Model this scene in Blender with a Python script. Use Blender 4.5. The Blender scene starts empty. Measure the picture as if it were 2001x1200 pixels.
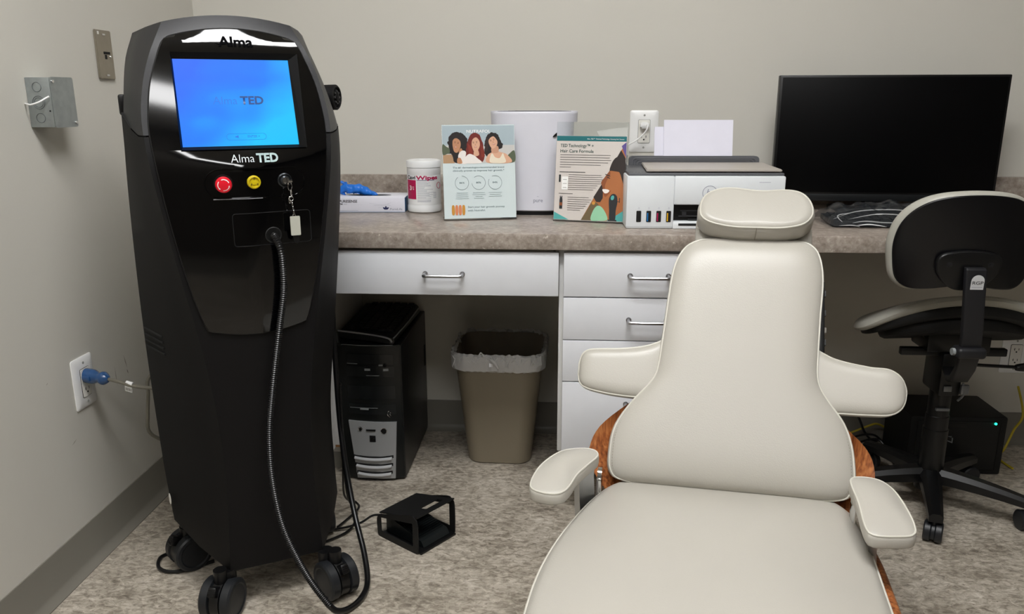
import bpy, bmesh, math, random
from mathutils import Vector, Matrix
random.seed(7)
R=math.radians
S=bpy.context.scene
COL=S.collection
# ------------------------------------------------------------------ camera
def set_camera():
    yaw,pit,roll=.0654,.2578,-.0021
    f=Vector((-math.sin(yaw)*math.cos(pit),math.cos(yaw)*math.cos(pit),-math.sin(pit)))
    r0=Vector((math.cos(yaw),math.sin(yaw),0)); u0=r0.cross(f)
    r=r0*math.cos(roll)+u0*math.sin(roll); u=-r0*math.sin(roll)+u0*math.cos(roll)
    cd=bpy.data.cameras.new('camera'); cd.sensor_width=36; cd.lens=36*1571.5/2001; cd.clip_start=.02
    cd.sensor_fit='HORIZONTAL'
    c=bpy.data.objects.new('camera',cd); COL.objects.link(c)
    m=Matrix(((r.x,u.x,-f.x,1.1063),(r.y,u.y,-f.y,-2.46),(r.z,u.z,-f.z,1.0721),(0,0,0,1)))
    c.matrix_world=m; S.camera=c
set_camera()
# ------------------------------------------------------------------ world, exposure
w=bpy.data.worlds.new('world'); S.world=w; w.use_nodes=True
w.node_tree.nodes['Background'].inputs[0].default_value=(.8,.85,.9,1)
w.node_tree.nodes['Background'].inputs[1].default_value=.05
S.view_settings.view_transform='Standard'; S.view_settings.look='None'
S.view_settings.gamma=1; S.view_settings.use_curve_mapping=False
S.view_settings.exposure=0.13
LIGHT=19.0
# ceiling troffers: centre x, y, size x, size y, strength
TROFFERS=[(1.15,-1.8,1.2,.6,1.15),(1.7,-3.5,.9,.22,.9),(0.75,-3.2,1.2,.6,.4)]
CEIL=2.6; RX=3.5; RY=-3.9
# ------------------------------------------------------------------ materials
def lin(c):
    if isinstance(c,str): c=[int(c[i:i+2],16)/255 for i in (0,2,4)]
    return tuple((x/12.92 if x<=.04045 else ((x+.055)/1.055)**2.4) for x in c)+(1,)
MATS={}
def M(name,col,rough=.5,metal=0,spec=.5,bump=0,bscale=200,noise=0,nscale=30,coat=0,em=None,ems=0,alpha=1,trans=0,ior=1.45,stretch=None,nlo=None):
    if name in MATS: return MATS[name]
    m=bpy.data.materials.new(name); m.use_nodes=True; nt=m.node_tree; b=nt.nodes['Principled BSDF']
    c=lin(col); b.inputs['Base Color'].default_value=c; b.inputs['Roughness'].default_value=rough
    b.inputs['Metallic'].default_value=metal; b.inputs['Specular IOR Level'].default_value=spec
    b.inputs['Coat Weight'].default_value=coat; b.inputs['Coat Roughness'].default_value=.05
    b.inputs['IOR'].default_value=ior; b.inputs['Transmission Weight'].default_value=trans; b.inputs['Alpha'].default_value=alpha
    if em: b.inputs['Emission Color'].default_value=lin(em); b.inputs['Emission Strength'].default_value=ems
    tc=nt.nodes.new('ShaderNodeTexCoord'); src=tc.outputs['Object']
    if stretch:
        mp=nt.nodes.new('ShaderNodeMapping'); mp.inputs['Scale'].default_value=stretch; nt.links.new(src,mp.inputs['Vector']); src=mp.outputs['Vector']
    # every material gets a small procedural variation
    n=nt.nodes.new('ShaderNodeTexNoise'); n.inputs['Scale'].default_value=nscale; n.inputs['Detail'].default_value=4
    nt.links.new(src,n.inputs['Vector'])
    mx=nt.nodes.new('ShaderNodeMix'); mx.data_type='RGBA'
    k=max(noise,.03); lo=lin(nlo) if nlo else tuple(x*(1-k) for x in c[:3])+(1,); hi=tuple(min(1,x*(1+k)) for x in c[:3])+(1,)
    mx.inputs['A'].default_value=lo; mx.inputs['B'].default_value=hi
    nt.links.new(n.outputs['Fac'],mx.inputs['Factor']); nt.links.new(mx.outputs['Result'],b.inputs['Base Color'])
    if bump:
        n2=nt.nodes.new('ShaderNodeTexNoise'); n2.inputs['Scale'].default_value=bscale; n2.inputs['Detail'].default_value=3
        nt.links.new(src,n2.inputs['Vector'])
        bp=nt.nodes.new('ShaderNodeBump'); bp.inputs['Strength'].default_value=bump; bp.inputs['Distance'].default_value=.001
        nt.links.new(n2.outputs['Fac'],bp.inputs['Height']); nt.links.new(bp.outputs['Normal'],b.inputs['Normal'])
    MATS[name]=m; return m
def mottled(name,stops,scale,rough,stretch=(1,1,1),scale2=None,bump=.1,speck=None,dist=.8):
    m=bpy.data.materials.new(name); m.use_nodes=True; nt=m.node_tree; b=nt.nodes['Principled BSDF']
    tc=nt.nodes.new('ShaderNodeTexCoord'); mp=nt.nodes.new('ShaderNodeMapping'); mp.inputs['Scale'].default_value=stretch
    nt.links.new(tc.outputs['Object'],mp.inputs['Vector'])
    n=nt.nodes.new('ShaderNodeTexNoise'); n.inputs['Scale'].default_value=scale; n.inputs['Detail'].default_value=9; n.inputs['Roughness'].default_value=.72; n.inputs['Distortion'].default_value=dist
    n2=nt.nodes.new('ShaderNodeTexNoise'); n2.inputs['Scale'].default_value=scale2 or scale/7; n2.inputs['Detail'].default_value=3
    for q in (n,n2): nt.links.new(mp.outputs['Vector'],q.inputs['Vector'])
    ad=nt.nodes.new('ShaderNodeMath'); ad.operation='MULTIPLY_ADD'; ad.inputs[1].default_value=.35; 
    sb=nt.nodes.new('ShaderNodeMath'); sb.operation='SUBTRACT'; sb.inputs[1].default_value=.175
    nt.links.new(n2.outputs['Fac'],ad.inputs[0]); nt.links.new(n.outputs['Fac'],ad.inputs[2]); nt.links.new(ad.outputs[0],sb.inputs[0])
    cr=nt.nodes.new('ShaderNodeValToRGB'); e=cr.color_ramp.elements
    e[0].position=stops[0][0]; e[0].color=lin(stops[0][1]); e[1].position=stops[-1][0]; e[1].color=lin(stops[-1][1])
    for p,c in stops[1:-1]:
        q=e.new(p); q.color=lin(c)
    nt.links.new(sb.outputs[0],cr.inputs[0]); out=cr.outputs[0]
    if speck:
        v=nt.nodes.new('ShaderNodeTexNoise'); v.inputs['Scale'].default_value=speck[0]; v.inputs['Detail'].default_value=5; v.inputs['Roughness'].default_value=.65; nt.links.new(mp.outputs['Vector'],v.inputs['Vector'])
        r2=nt.nodes.new('ShaderNodeValToRGB'); r2.color_ramp.elements[0].position=speck[1]; r2.color_ramp.elements[1].position=speck[1]+.06
        nt.links.new(v.outputs['Fac'],r2.inputs[0])
        mx=nt.nodes.new('ShaderNodeMix'); mx.data_type='RGBA'; mx.inputs['B'].default_value=lin(speck[2])
        nt.links.new(r2.outputs[0],mx.inputs['Factor']); nt.links.new(out,mx.inputs['A']); out=mx.outputs['Result']
    nt.links.new(out,b.inputs['Base Color']); b.inputs['Roughness'].default_value=rough
    bp=nt.nodes.new('ShaderNodeBump'); bp.inputs['Strength'].default_value=bump; bp.inputs['Distance'].default_value=.0008
    nt.links.new(n.outputs['Fac'],bp.inputs['Height']); nt.links.new(bp.outputs['Normal'],b.inputs['Normal'])
    return m
WALL=M('wall_paint','cdcac1',.55,bump=.12,bscale=260,noise=.03,nscale=3)
CEILM=M('ceiling_tile','e8e6e0',.9,bump=.3,bscale=150)
WALLD=M('wall_paint_low_bounce','57524a',.6,bump=.12,bscale=260,noise=.03,nscale=3)  # unseen right and front walls, darkened to cut bounced light under the worktop
FLOORM=mottled('vinyl_floor',[(.30,'665e53'),(.42,'8d8477'),(.5,'a79e90'),(.58,'bab1a3'),(.72,'d6cfc3')],48,.36,(1,1.7,1),scale2=6,bump=.12,speck=(90,.62,'6a6054'))
LAM=mottled('laminate_counter',[(.3,'776c63'),(.45,'8f847a'),(.55,'9f948a'),(.72,'b8afa5')],62,.28,(1,1.1,1),dist=.1,scale2=9,bump=.05,speck=(70,.64,'c9bfb4'))
BASEM=M('cove_base_vinyl','7b776e',.42,noise=.06,nscale=8)
WHITE=M('white_laminate','dcdee2',.38,noise=.01)
WHITE_EDGE=M('white_edge_band','d2d2d0',.5)
PARTICLE=M('raw_particle_board','8a6038',.9,noise=.3,nscale=300)
NICKEL=M('brushed_nickel','b4b4b6',.3,metal=1,noise=.05)
CHROME=M('chrome','d8d8d8',.12,metal=1)
ALUM=M('cast_aluminium','b4b6b8',.34,metal=1,noise=.08,nscale=40)
GALV=M('galvanised_steel','a0a6a6',.42,metal=.75,noise=.22,nscale=60)
STEELP=M('stainless_plate','968e80',.4,metal=.6,noise=.1,nscale=50)
PLATE=M('white_plastic','e6e4dd',.35)
PLATE2=M('white_plastic_bright','efefee',.3)
DARKSLOT=M('dark_slot','0c0c0c',.8)
BLACKMAT=M('matte_black_plastic','0b0a0b',.58,spec=.25,bump=.2,bscale=900,noise=.08,nscale=5)
BLACKUP=M('satin_black_plastic','19191c',.44,bump=.15,bscale=900,noise=.06,nscale=5)
GLOSS=M('piano_black','020203',.06,coat=.3,spec=.5)
BLACK=M('black_plastic','0b0b0c',.35)
BLACK2=M('black_soft','0a0a0a',.6)
RUBBER=M('black_rubber','0e0e0f',.32)
WHEEL=M('wheel_dark_grey','1b1d20',.42)
LEATHER=M('cream_leather','b0aca3',.34,bump=.18,bscale=420,noise=.025,nscale=6,spec=.5)
PIPING=M('cream_piping','c6c3b8',.4)
STITCH=M('stitch_thread','8d877a',.7)
GREYPAD=M('stool_vinyl','a8a69c',.42,bump=.1,bscale=400)
def wood():
    m=bpy.data.materials.new('walnut_plywood'); m.use_nodes=True; nt=m.node_tree; b=nt.nodes['Principled BSDF']
    tc=nt.nodes.new('ShaderNodeTexCoord'); mp=nt.nodes.new('ShaderNodeMapping'); mp.inputs['Scale'].default_value=(16,16,1.0)
    nt.links.new(tc.outputs['Object'],mp.inputs['Vector'])
    n=nt.nodes.new('ShaderNodeTexNoise'); n.inputs['Scale'].default_value=11; n.inputs['Detail'].default_value=6; n.inputs['Distortion'].default_value=.35
    nt.links.new(mp.outputs['Vector'],n.inputs['Vector'])
    cr=nt.nodes.new('ShaderNodeValToRGB'); e=cr.color_ramp.elements; e[0].position=.3; e[0].color=lin('5e2f17'); e[1].position=.7; e[1].color=lin('bd7b48')
    q=e.new(.5); q.color=lin('9a5a31')
    nt.links.new(n.outputs['Fac'],cr.inputs[0]); nt.links.new(cr.outputs[0],b.inputs['Base Color']); b.inputs['Roughness'].default_value=.33
    b.inputs['Coat Weight'].default_value=.3
    return m
WOOD=wood()
# ------------------------------------------------------------------ helpers
def props(o,label=None,cat=None,group=None,kind=None):
    if label: o['label']=label
    if cat: o['category']=cat
    if group: o['group']=group
    if kind: o['kind']=kind
    return o
def thing(name,label,cat,loc=(0,0,0),rz=0,group=None):
    o=bpy.data.objects.new(name,None); o.empty_display_size=.05; COL.objects.link(o)
    o.location=loc; o.rotation_euler=(0,0,rz); return props(o,label,cat,group)
def obj(name,bm,mat,parent=None,angle=35,label=None,kind=None,smooth=True,recalc=True):
    if recalc: bmesh.ops.recalc_face_normals(bm,faces=bm.faces[:])
    me=bpy.data.meshes.new(name); bm.to_mesh(me); bm.free()
    for m in (mat if isinstance(mat,(list,tuple)) else [mat]): me.materials.append(m)
    if smooth:
        me.shade_smooth(); me.set_sharp_from_angle(angle=R(angle))
    o=bpy.data.objects.new(name,me); COL.objects.link(o)
    if parent: o.parent=parent
    return props(o,label,kind=kind)
def BM(): return bmesh.new()
def frame(o,x,y,z=None):
    x=Vector(x).normalized(); y=Vector(y); y=(y-x*y.dot(x)).normalized(); z=x.cross(y)
    return Matrix(((x.x,y.x,z.x,o[0]),(x.y,y.y,z.y,o[1]),(x.z,y.z,z.z,o[2]),(0,0,0,1)))
def xf(bm,vs,mat):
    if mat is not None: bmesh.ops.transform(bm,matrix=mat,verts=vs)
def box(bm,x0,x1,y0,y1,z0,z1,r=0,seg=2,mat=None,mi=0):
    t=bmesh.new(); bmesh.ops.create_cube(t,size=1)
    bmesh.ops.transform(t,matrix=Matrix.Translation(((x0+x1)/2,(y0+y1)/2,(z0+z1)/2))@Matrix.Diagonal((abs(x1-x0),abs(y1-y0),abs(z1-z0),1)),verts=t.verts)
    if r: bmesh.ops.bevel(t,geom=t.edges[:],offset=r,segments=seg,affect='EDGES',profile=.5)
    return merge(bm,t,mat,mi)
def merge(bm,t,mat=None,mi=0):
    mp={}
    for v in t.verts: mp[v]=bm.verts.new((mat@v.co) if mat is not None else v.co)
    for f in t.faces:
        try: g=bm.faces.new([mp[v] for v in f.verts]); g.material_index=mi
        except ValueError: pass
    t.free(); return bm
def loft(bm,rings,closed=True,cap=True,mi=0):
    V=[[bm.verts.new(p) for p in r] for r in rings]; n=len(V[0])
    for a,b in zip(V,V[1:]):
        for i in range(n if closed else n-1):
            j=(i+1)%n
            f=bm.faces.new((a[i],a[j],b[j],b[i])); f.material_index=mi
    if cap and closed:
        for r in (V[0],V[-1]):
            try: f=bm.faces.new(r); f.material_index=mi
            except ValueError: pass
    return V
def cr_pts(P,n=8,closed=False):
    P=[Vector(p) for p in P]; out=[]; N=len(P)
    for i in range(N if closed else N-1):
        if closed: a,b,c,d=P[(i-1)%N],P[i],P[(i+1)%N],P[(i+2)%N]
        else: a,b,c,d=P[max(i-1,0)],P[i],P[i+1],P[min(i+2,N-1)]
        for k in range(n):
            t=k/n; out.append(.5*((2*b)+(c-a)*t+(2*a-5*b+4*c-d)*t*t+(3*b-a-3*c+d)*t**3))
    if not closed: out.append(P[-1])
    return out
def resample(P,step,closed=False):
    P=list(P)+([P[0]] if closed else [])
    L=[0]
    for a,b in zip(P,P[1:]): L.append(L[-1]+(b-a).length)
    n=max(2,int(L[-1]/step)); out=[]; k=0
    for i in range(n+(0 if closed else 1)):
        s=L[-1]*i/n
        while k<len(L)-2 and L[k+1]<s: k+=1
        t=(s-L[k])/max(1e-9,L[k+1]-L[k]); out.append(P[k].lerp(P[k+1],t))
    return out
def tube(bm,P,r,seg=10,closed=False,rf=None,smooth=8,mi=0,raw=False):
    if not raw: P=cr_pts(P,smooth,closed)
    P=[Vector(p) for p in P]; N=len(P); rings=[]; up=None
    for i in range(N):
        a=P[(i-1)%N] if closed or i>0 else P[i]; b=P[(i+1)%N] if closed or i<N-1 else P[i]
        t=(b-a); 
        if t.length<1e-9: t=Vector((0,0,1))
        t.normalize()
        if up is None: up=Vector((0,0,1)) if abs(t.z)<.9 else Vector((1,0,0))
        up=(up-t*up.dot(t)); 
        if up.length<1e-6: up=t.orthogonal()
        up.normalize(); s=t.cross(up); rr=rf(i/(N-1)) if rf else r
        rings.append([P[i]+(up*math.cos(q)+s*math.sin(q))*rr for q in (2*math.pi*k/seg for k in range(seg))])
    if closed: rings.append(rings[0])
    loft(bm,rings,cap=not closed,mi=mi)
    if closed: bmesh.ops.remove_doubles(bm,verts=bm.verts[:],dist=1e-7)
    return bm
def lathe(bm,prof,seg=40,mat=None,mi=0,ax='z'):
    t=bmesh.new(); rings=[]
    for r,z in prof: rings.append([(max(r,1e-5)*math.cos(2*math.pi*k/seg),max(r,1e-5)*math.sin(2*math.pi*k/seg),z) for k in range(seg)])
    loft(t,rings); return merge(bm,t,mat,mi)
AX={'x':Matrix.Rotation(R(90),4,'Y'),'y':Matrix.Rotation(R(90),4,'X'),'z':Matrix.Identity(4)}
def cyl(bm,c,r,h,ax='z',seg=32,bev=0,mi=0,mat=None):
    m=Matrix.Translation(c)@AX[ax]
    if mat is not None: m=mat@m
    b=bev; prof=[(0,-h/2),(r-b,-h/2),(r,-h/2+b),(r,h/2-b),(r-b,h/2),(0,h/2)] if b else [(0,-h/2),(r,-h/2),(r,h/2),(0,h/2)]
    return lathe(bm,prof,seg,m,mi)
def prism(bm,pts,z0,z1,mat=None,mi=0,bev=0):
    t=bmesh.new(); a=[t.verts.new((p[0],p[1],z0)) for p in pts]; b=[t.verts.new((p[0],p[1],z1)) for p in pts]
    t.faces.new(a[::-1]); t.faces.new(b); n=len(pts)
    for i in range(n): t.faces.new((a[i],a[(i+1)%n],b[(i+1)%n],b[i]))
    if bev: 
        bmesh.ops.recalc_face_normals(t,faces=t.faces[:]); bmesh.ops.bevel(t,geom=[e for e in t.edges],offset=bev,segments=2,affect='EDGES')
    return merge(bm,t,mat,mi)
def rrect(w,h,r,cx=0,cy=0,n=5):
    out=[]
    for sx,sy,a0 in ((1,1,0),(-1,1,90),(-1,-1,180),(1,-1,270)):
        for k in range(n+1):
            a=R(a0+90*k/n); out.append((cx+sx*(w/2-r)+r*math.cos(a),cy+sy*(h/2-r)+r*math.sin(a)))
    return out
def ringplate(bm,outer,inner,z0,z1,mat=None,mi=0):
    """flat plate with a window: outer and inner outlines with equal counts"""
    t=bmesh.new(); n=len(outer); Vs=[[t.verts.new((p[0],p[1],z)) for p in o] for o,z in ((outer,z0),(outer,z1),(inner,z1),(inner,z0))]
    for k in range(4):
        a,b=Vs[k],Vs[(k+1)%4]
        for i in range(n):
            j=(i+1)%n; t.faces.new((a[i],a[j],b[j],b[i]))
    return merge(bm,t,mat,mi)
def interp(tab,x):
    if x<=tab[0][0]: return tab[0][1]
    for (a,b),(c,d) in zip(tab,tab[1:]):
        if x<=c:
            t=(x-a)/(c-a); return b+(d-b)*t
    return tab[-1][1]
def sinterp(tab,x):
    """catmull-rom through a table"""
    n=len(tab)
    if x<=tab[0][0]: return tab[0][1]
    if x>=tab[-1][0]: return tab[-1][1]
    for i in range(n-1):
        if x<=tab[i+1][0]:
            x0,y0=tab[i]; x1,y1=tab[i+1]; h=x1-x0; t=(x-x0)/h
            m0=(y1-tab[i-1][1])/(x1-tab[i-1][0]) if i>0 else (y1-y0)/h
            m1=(tab[i+2][1]-y0)/(tab[i+2][0]-x0) if i<n-2 else (y1-y0)/h
            return (2*t**3-3*t*t+1)*y0+(t**3-2*t*t+t)*h*m0+(-2*t**3+3*t*t)*y1+(t**3-t*t)*h*m1
def pad(bm,outline,h,dome=.01,r=.012,mat=None,n=6,sag=None,bot=.5,mi=0,under=None):
    """soft pad standing on its outline (xy), height h, rounded edge r, domed top. returns top-edge loop"""
    P=resample([p for p in cr_pts([(a,b,0) for a,b in outline],n,True)],.008,True)
    c=sum(P,Vector())/len(P); rings=[]
    def ring(d,s,z):
        out=[]
        for p in P:
            q=p-c; L=q.length; q=q*(max(0,(L-d))/L)*s+c
            zz=z+(sag(q.x,q.y) if sag else 0); out.append((q.x,q.y,zz))
        return out
    rings.append(ring(r*bot*2,.3,0)); rings.append(ring(r*bot,1,0)); rings.append(ring(r*bot*.3,1,r*bot*.4)); rings.append(ring(0,1,r*bot+.001))
    for k in range(0,5):
        a=R(90*k/4); rings.append(ring(r*(1-math.cos(a)),1,h-r+r*math.sin(a)))
    edge=rings[-3]
    for s in (.96,.9,.8,.65,.5,.35,.2,.05): rings.append(ring(r,s,h+dome*(1-s**2.2)))
    t=bmesh.new(); loft(t,rings,mi=mi); merge(bm,t,mat,mi)
    return [ (mat@Vector(p)) if mat is not None else Vector(p) for p in edge]
def cushion(bm,v,lo,hi,T,mat,pu=.4,pn=.8,seg=40,endp=5,rows=60,noff=None,back=.8,theta=22,tmin=.3):
    """cushion with rows along v between tables lo(v), hi(v); mat maps (u,v,n). returns piping loop"""
    v0,v1=v; rings=[]; L=[];Rr=[]
    for i in range(rows+1):
        s=.5-.5*math.cos(math.pi*i/rows); s=.5*s+.5*(i/rows) if 0 else s; vv=v0+(v1-v0)*s
        a,b=sinterp(lo,vv),sinterp(hi,vv); c=(a+b)/2; wd=max(.001,(b-a)/2)
        t=T*max(tmin,(1-abs(2*s-1)**endp)**.5); o=noff(vv) if noff else 0
        ring=[]
        for k in range(seg):
            q=2*math.pi*k/seg; cu,sn=math.cos(q),math.sin(q)
            n=t*math.copysign(abs(sn)**pn,sn)*(1 if sn>0 else back)
            ring.append(mat@Vector((c+wd*math.copysign(abs(cu)**pu,cu),vv,o+n)))
        rings.append(ring)
        q=R(theta); nn=t*math.sin(q)**pn+o; uu=wd*math.cos(q)**pu
        L.append(mat@Vector((c-uu,vv,nn))); Rr.append(mat@Vector((c+uu,vv,nn)))
    loft(bm,rings); return L+Rr[::-1]
SWAP=Matrix(((0,1,0,0),(1,0,0,0),(0,0,1,0),(0,0,0,1)))
_texts={}
def text(name,s,size,mat_,fr,parent,width=None,bold=0,align='CENTER',th=.0003,wrap=None,shear=0,only=None):
    cu=bpy.data.curves.new('t','FONT'); cu.body=s; cu.size=size; cu.align_x=align; cu.align_y='CENTER'; cu.offset=bold*size; cu.shear=shear; cu.resolution_u=3
    o=bpy.data.objects.new('t',cu); COL.objects.link(o)
    dg=bpy.context.evaluated_depsgraph_get(); me=bpy.data.meshes.new_from_object(o.evaluated_get(dg))
    bpy.data.objects.remove(o); bpy.data.curves.remove(cu)
    if width:
        xs=[v.co.x for v in me.vertices]; w0=max(xs)-min(xs); k=width/w0
        for v in me.vertices: v.co.x*=k
    bm=bmesh.new(); bm.from_mesh(me); bpy.data.meshes.remove(me)
    bmesh.ops.translate(bm,vec=(0,0,th),verts=bm.verts)
    if wrap:
        rad,a0=wrap
        for v in bm.verts:
            a=a0+v.co.x/rad; rr=rad+v.co.z; v.co=Vector((rr*math.cos(a),rr*math.sin(a),v.co.y))
    bmesh.ops.transform(bm,matrix=fr,verts=bm.verts)
    if only is not None: return merge(only,bm)
    return obj(name,bm,mat_,parent,smooth=False,recalc=False)
def dup(root,loc,rz=None,label=None):
    r=root.copy(); COL.objects.link(r); r.location=loc
    if rz is not None: r.rotation_euler=(0,0,rz)
    if label: r['label']=label
    for c in list(root.children):
        d=c.copy(); COL.objects.link(d); d.parent=r
        for g in list(c.children):
            e=g.copy(); COL.objects.link(e); e.parent=d
    return r
class Decal:
    """flat print made of coloured polygons in a frame; each layer a hair above the last"""
    def __init__(s,fr): s.bm=bmesh.new(); s.fr=fr; s.mats=[]; s.z=.0002
    def mi(s,m):
        if m not in s.mats: s.mats.append(m)
        return s.mats.index(m)
    def poly(s,pts,m,up=True):
        if up: s.z+=.000014
        f=s.bm.faces.new([s.bm.verts.new(s.fr@Vector((p[0],p[1],s.z))) for p in pts]); f.material_index=s.mi(m)
    def rect(s,x0,y0,x1,y1,m,up=True): s.poly([(x0,y0),(x1,y0),(x1,y1),(x0,y1)],m,up)
    def ell(s,cx,cy,a,b,m,rot=0,n=20,up=True):
        c,q=math.cos(R(rot)),math.sin(R(rot))
        s.poly([(cx+a*math.cos(t)*c-b*math.sin(t)*q,cy+a*math.cos(t)*q+b*math.sin(t)*c) for t in (2*math.pi*k/n for k in range(n))],m,up)
    def arc(s,cx,cy,r,wd,a0,a1,m,n=24):
        s.z+=.000014; k=s.mi(m)
        for i in range(n):
            p,q=R(a0+(a1-a0)*i/n),R(a0+(a1-a0)*(i+1)/n)
            f=s.bm.faces.new([s.bm.verts.new(s.fr@Vector((cx+rr*math.cos(t),cy+rr*math.sin(t),s.z))) for rr,t in ((r,p),(r+wd,p),(r+wd,q),(r,q))]); f.material_index=k
    def blob(s,pts,m,n=5): s.poly([(p.x,p.y) for p in cr_pts([(a,b,0) for a,b in pts],n,True)],m)
    def done(s,name,parent,label=None): return obj(name,s.bm,s.mats,parent,smooth=False,recalc=False,label=label)
def structure(name,bm,m,**k): return obj(name,bm,m,kind='structure',**k)
# ------------------------------------------------------------------ room shell
b=BM(); box(b,-.1,RX+.1,RY-.1,.1,-.1,0); structure('floor',b,FLOORM)
b=BM(); box(b,-.1,RX+.1,RY-.1,.1,CEIL,CEIL+.1); structure('ceiling',b,CEILM)
b=BM(); box(b,-.1,0,RY,0,0,CEIL); wl=structure('wall_left',b,WALL)
b=BM(); box(b,-.1,RX+.1,0,.1,0,CEIL); structure('wall_back',b,WALL)
b=BM(); box(b,RX,RX+.1,RY,0,0,CEIL); structure('wall_right',b,WALLD)
b=BM(); box(b,-.1,RX+.1,RY-.1,RY,0,CEIL); structure('wall_front',b,WALLD)
def base_profile():  # vinyl cove base: (out, z)
    return [(0,0),(.022,0),(.022,.0025),(.015,.007),(.008,.015),(.0045,.021),(.004,.098),(.0025,.103),(0,.103)]
def baseboard(name,p0,p1,nrm):
    bm=BM(); n=Vector(nrm); rings=[[Vector(p)+n*o+Vector((0,0,z)) for o,z in base_profile()] for p in (p0,p1)]
    loft(bm,rings); return structure(name,bm,BASEM,angle=50)
baseboard('baseboard_left',(0,RY,0),(0,-.001,0),(1,0,0)); baseboard('baseboard_back',(.001,0,0),(RX,0,0),(0,-1,0)); baseboard('baseboard_right',(RX,RY,0),(RX,-.001,0),(-1,0,0))
baseboard('baseboard_front',(0,RY,0),(RX,RY,0),(0,1,0))
b=BM()   # scuffs on the left wall
for y0,z0,y1,z1,wd in ((-.640,.425,-.638,.372,.0022),(-.595,.44,-.585,.40,.003),(-.588,.40,-.583,.385,.004),(-.845,.305,-.825,.313,.0018),(-.9,.47,-.893,.474,.0015)):
    d=Vector((0,y1-y0,z1-z0)).normalized(); s=d.cross(Vector((1,0,0)))*wd/2
    p=Vector((.0004,y0,z0)); q=Vector((.0004,y1,z1)); m_=(p+q)/2
    b.faces.new([b.verts.new(v) for v in (p,m_-s,q,m_+s)])
obj('scuff_marks',b,M('scuff_grey','8a8478',.7),wl,smooth=False)
# ceiling troffers
EMM={}
def troffer(x,y,sx,sy,k,lab):
    t=thing('ceiling_light',lab,'light',(x,y,CEIL),0,'ceiling light panels')
    b=BM(); ringplate(b,[(-sx/2-.03,-sy/2-.03),(sx/2+.03,-sy/2-.03),(sx/2+.03,sy/2+.03),(-sx/2-.03,sy/2+.03)],[(-sx/2,-sy/2),(sx/2,-sy/2),(sx/2,sy/2),(-sx/2,sy/2)],-.022,0); obj('light_frame',b,M('troffer_frame','f0f0ee',.4),t)
    b=BM(); box(b,-sx/2,sx/2,-sy/2,sy/2,-.014,-.002)
    m=M('diffuser_%d'%len(EMM),'ffffff',.5,em='ffffff',ems=LIGHT*k); EMM[len(EMM)]=m; obj('diffuser',b,m,t)
for i,(x,y,sx,sy,k) in enumerate(TROFFERS):
    troffer(x,y,sx,sy,k,['long ceiling light panel over the treatment chair','long ceiling light panel near the front wall','long ceiling light panel near the left wall'][i])
# ------------------------------------------------------------------ desk and cabinets
CT=.756; CF=-.586
b=BM(); box(b,.30,RX-.002,CF,-.001,CT-.039,CT,.003,2)
worktop=obj('countertop',b,LAM); props(worktop,'long grey-brown laminate worktop with backsplash running along the back wall','countertop')
b=BM(); box(b,.30,RX-.002,-.019,-.0005,CT,.8385,.002,2); obj('backsplash',b,LAM,worktop)
def handle(parent,x,z,L=.096,y=-.576):
    b=BM(); P=[(x-L/2,y,z),(x-L/2,y-.022,z),(x-L/2+.008,y-.030,z),(x+L/2-.008,y-.030,z),(x+L/2,y-.022,z),(x+L/2,y,z)]
    tube(b,P,.0042,10,smooth=5)
    for s in (-1,1): cyl(b,(x+s*L/2,y-.001,z),.0065,.003,'y',20)
    return obj('handle',b,NICKEL,parent,label='brushed metal bar handle')
# left base cabinet (mostly hidden by the machine)
c=thing('base_cabinet','narrow white base cabinet standing behind the black machine','cabinet',(.27,-.3,0))
b=BM(); box(b,.04,.196,-.256,.295,.19,CT-.04,.001); obj('body',b,WHITE_EDGE,c)
b=BM(); box(b,.19,.262,-.2565,-.238,.19,.60,.001); obj('side_stile',b,WHITE_EDGE,c)
b=BM(); box(b,.19,.2615,-.256,-.2385,.184,.19); obj('stile_end',b,PARTICLE,c,label='raw brown board edge')
b=BM(); box(b,.04,.250,-.276,-.2575,.184,.60,.0015); d=obj('door',b,WHITE,c); handle(d,.1,.50,.09,y=-.276)
b=BM(); box(b,.04,.21,.0,.02,.0,.19); obj('toe_kick',b,M('toe_kick_board','b5b0a4',.6),c)
b=BM(); box(b,.04,.21,-.006,.0,.0,.05); obj('kick_base',b,BASEM,c)
# apron drawer
c=thing('apron_drawer_unit','white wide drawer unit hung under the worktop above the waste bin','drawer',(.82,-.3,0))
b=BM(); box(b,-.279,.262,-.258,.27,.612,CT-.04,.001); obj('body',b,M('drawer_box_side','9c988c',.7),c)
b=BM(); box(b,-.281,.275,-.276,-.2585,.602,.709,.0015); d=obj('drawer',b,WHITE,c); handle(d,-.002,.655,.09,-.276)
# right base cabinet
c=thing('drawer_cabinet','white four-drawer base cabinet behind the cream reclining chair','cabinet',(1.31,-.3,0))
b=BM(); box(b,-.214,.214,-.256,.295,.19,CT-.04,.001); obj('body',b,WHITE_EDGE,c)
zs=[(.602,.709),(.494,.599),(.386,.4915),(.186,.3835)]
for k,(z0,z1) in enumerate(zs):
    b=BM(); box(b,-.203,.212,-.276,-.2565,z0,z1,.0015); d=obj('drawer',b,WHITE,c)
    handle(d,0,(z0+z1)/2 if k<3 else .33,.09,-.276)
b=BM(); box(b,-.212,.212,.0,.02,.0,.19); obj('toe_kick',b,M('toe_kick_board','b5b0a4',.6),c)
b=BM(); box(b,-.212,.212,-.006,.0,.0,.03); obj('kick_base',b,BASEM,c)
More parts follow.
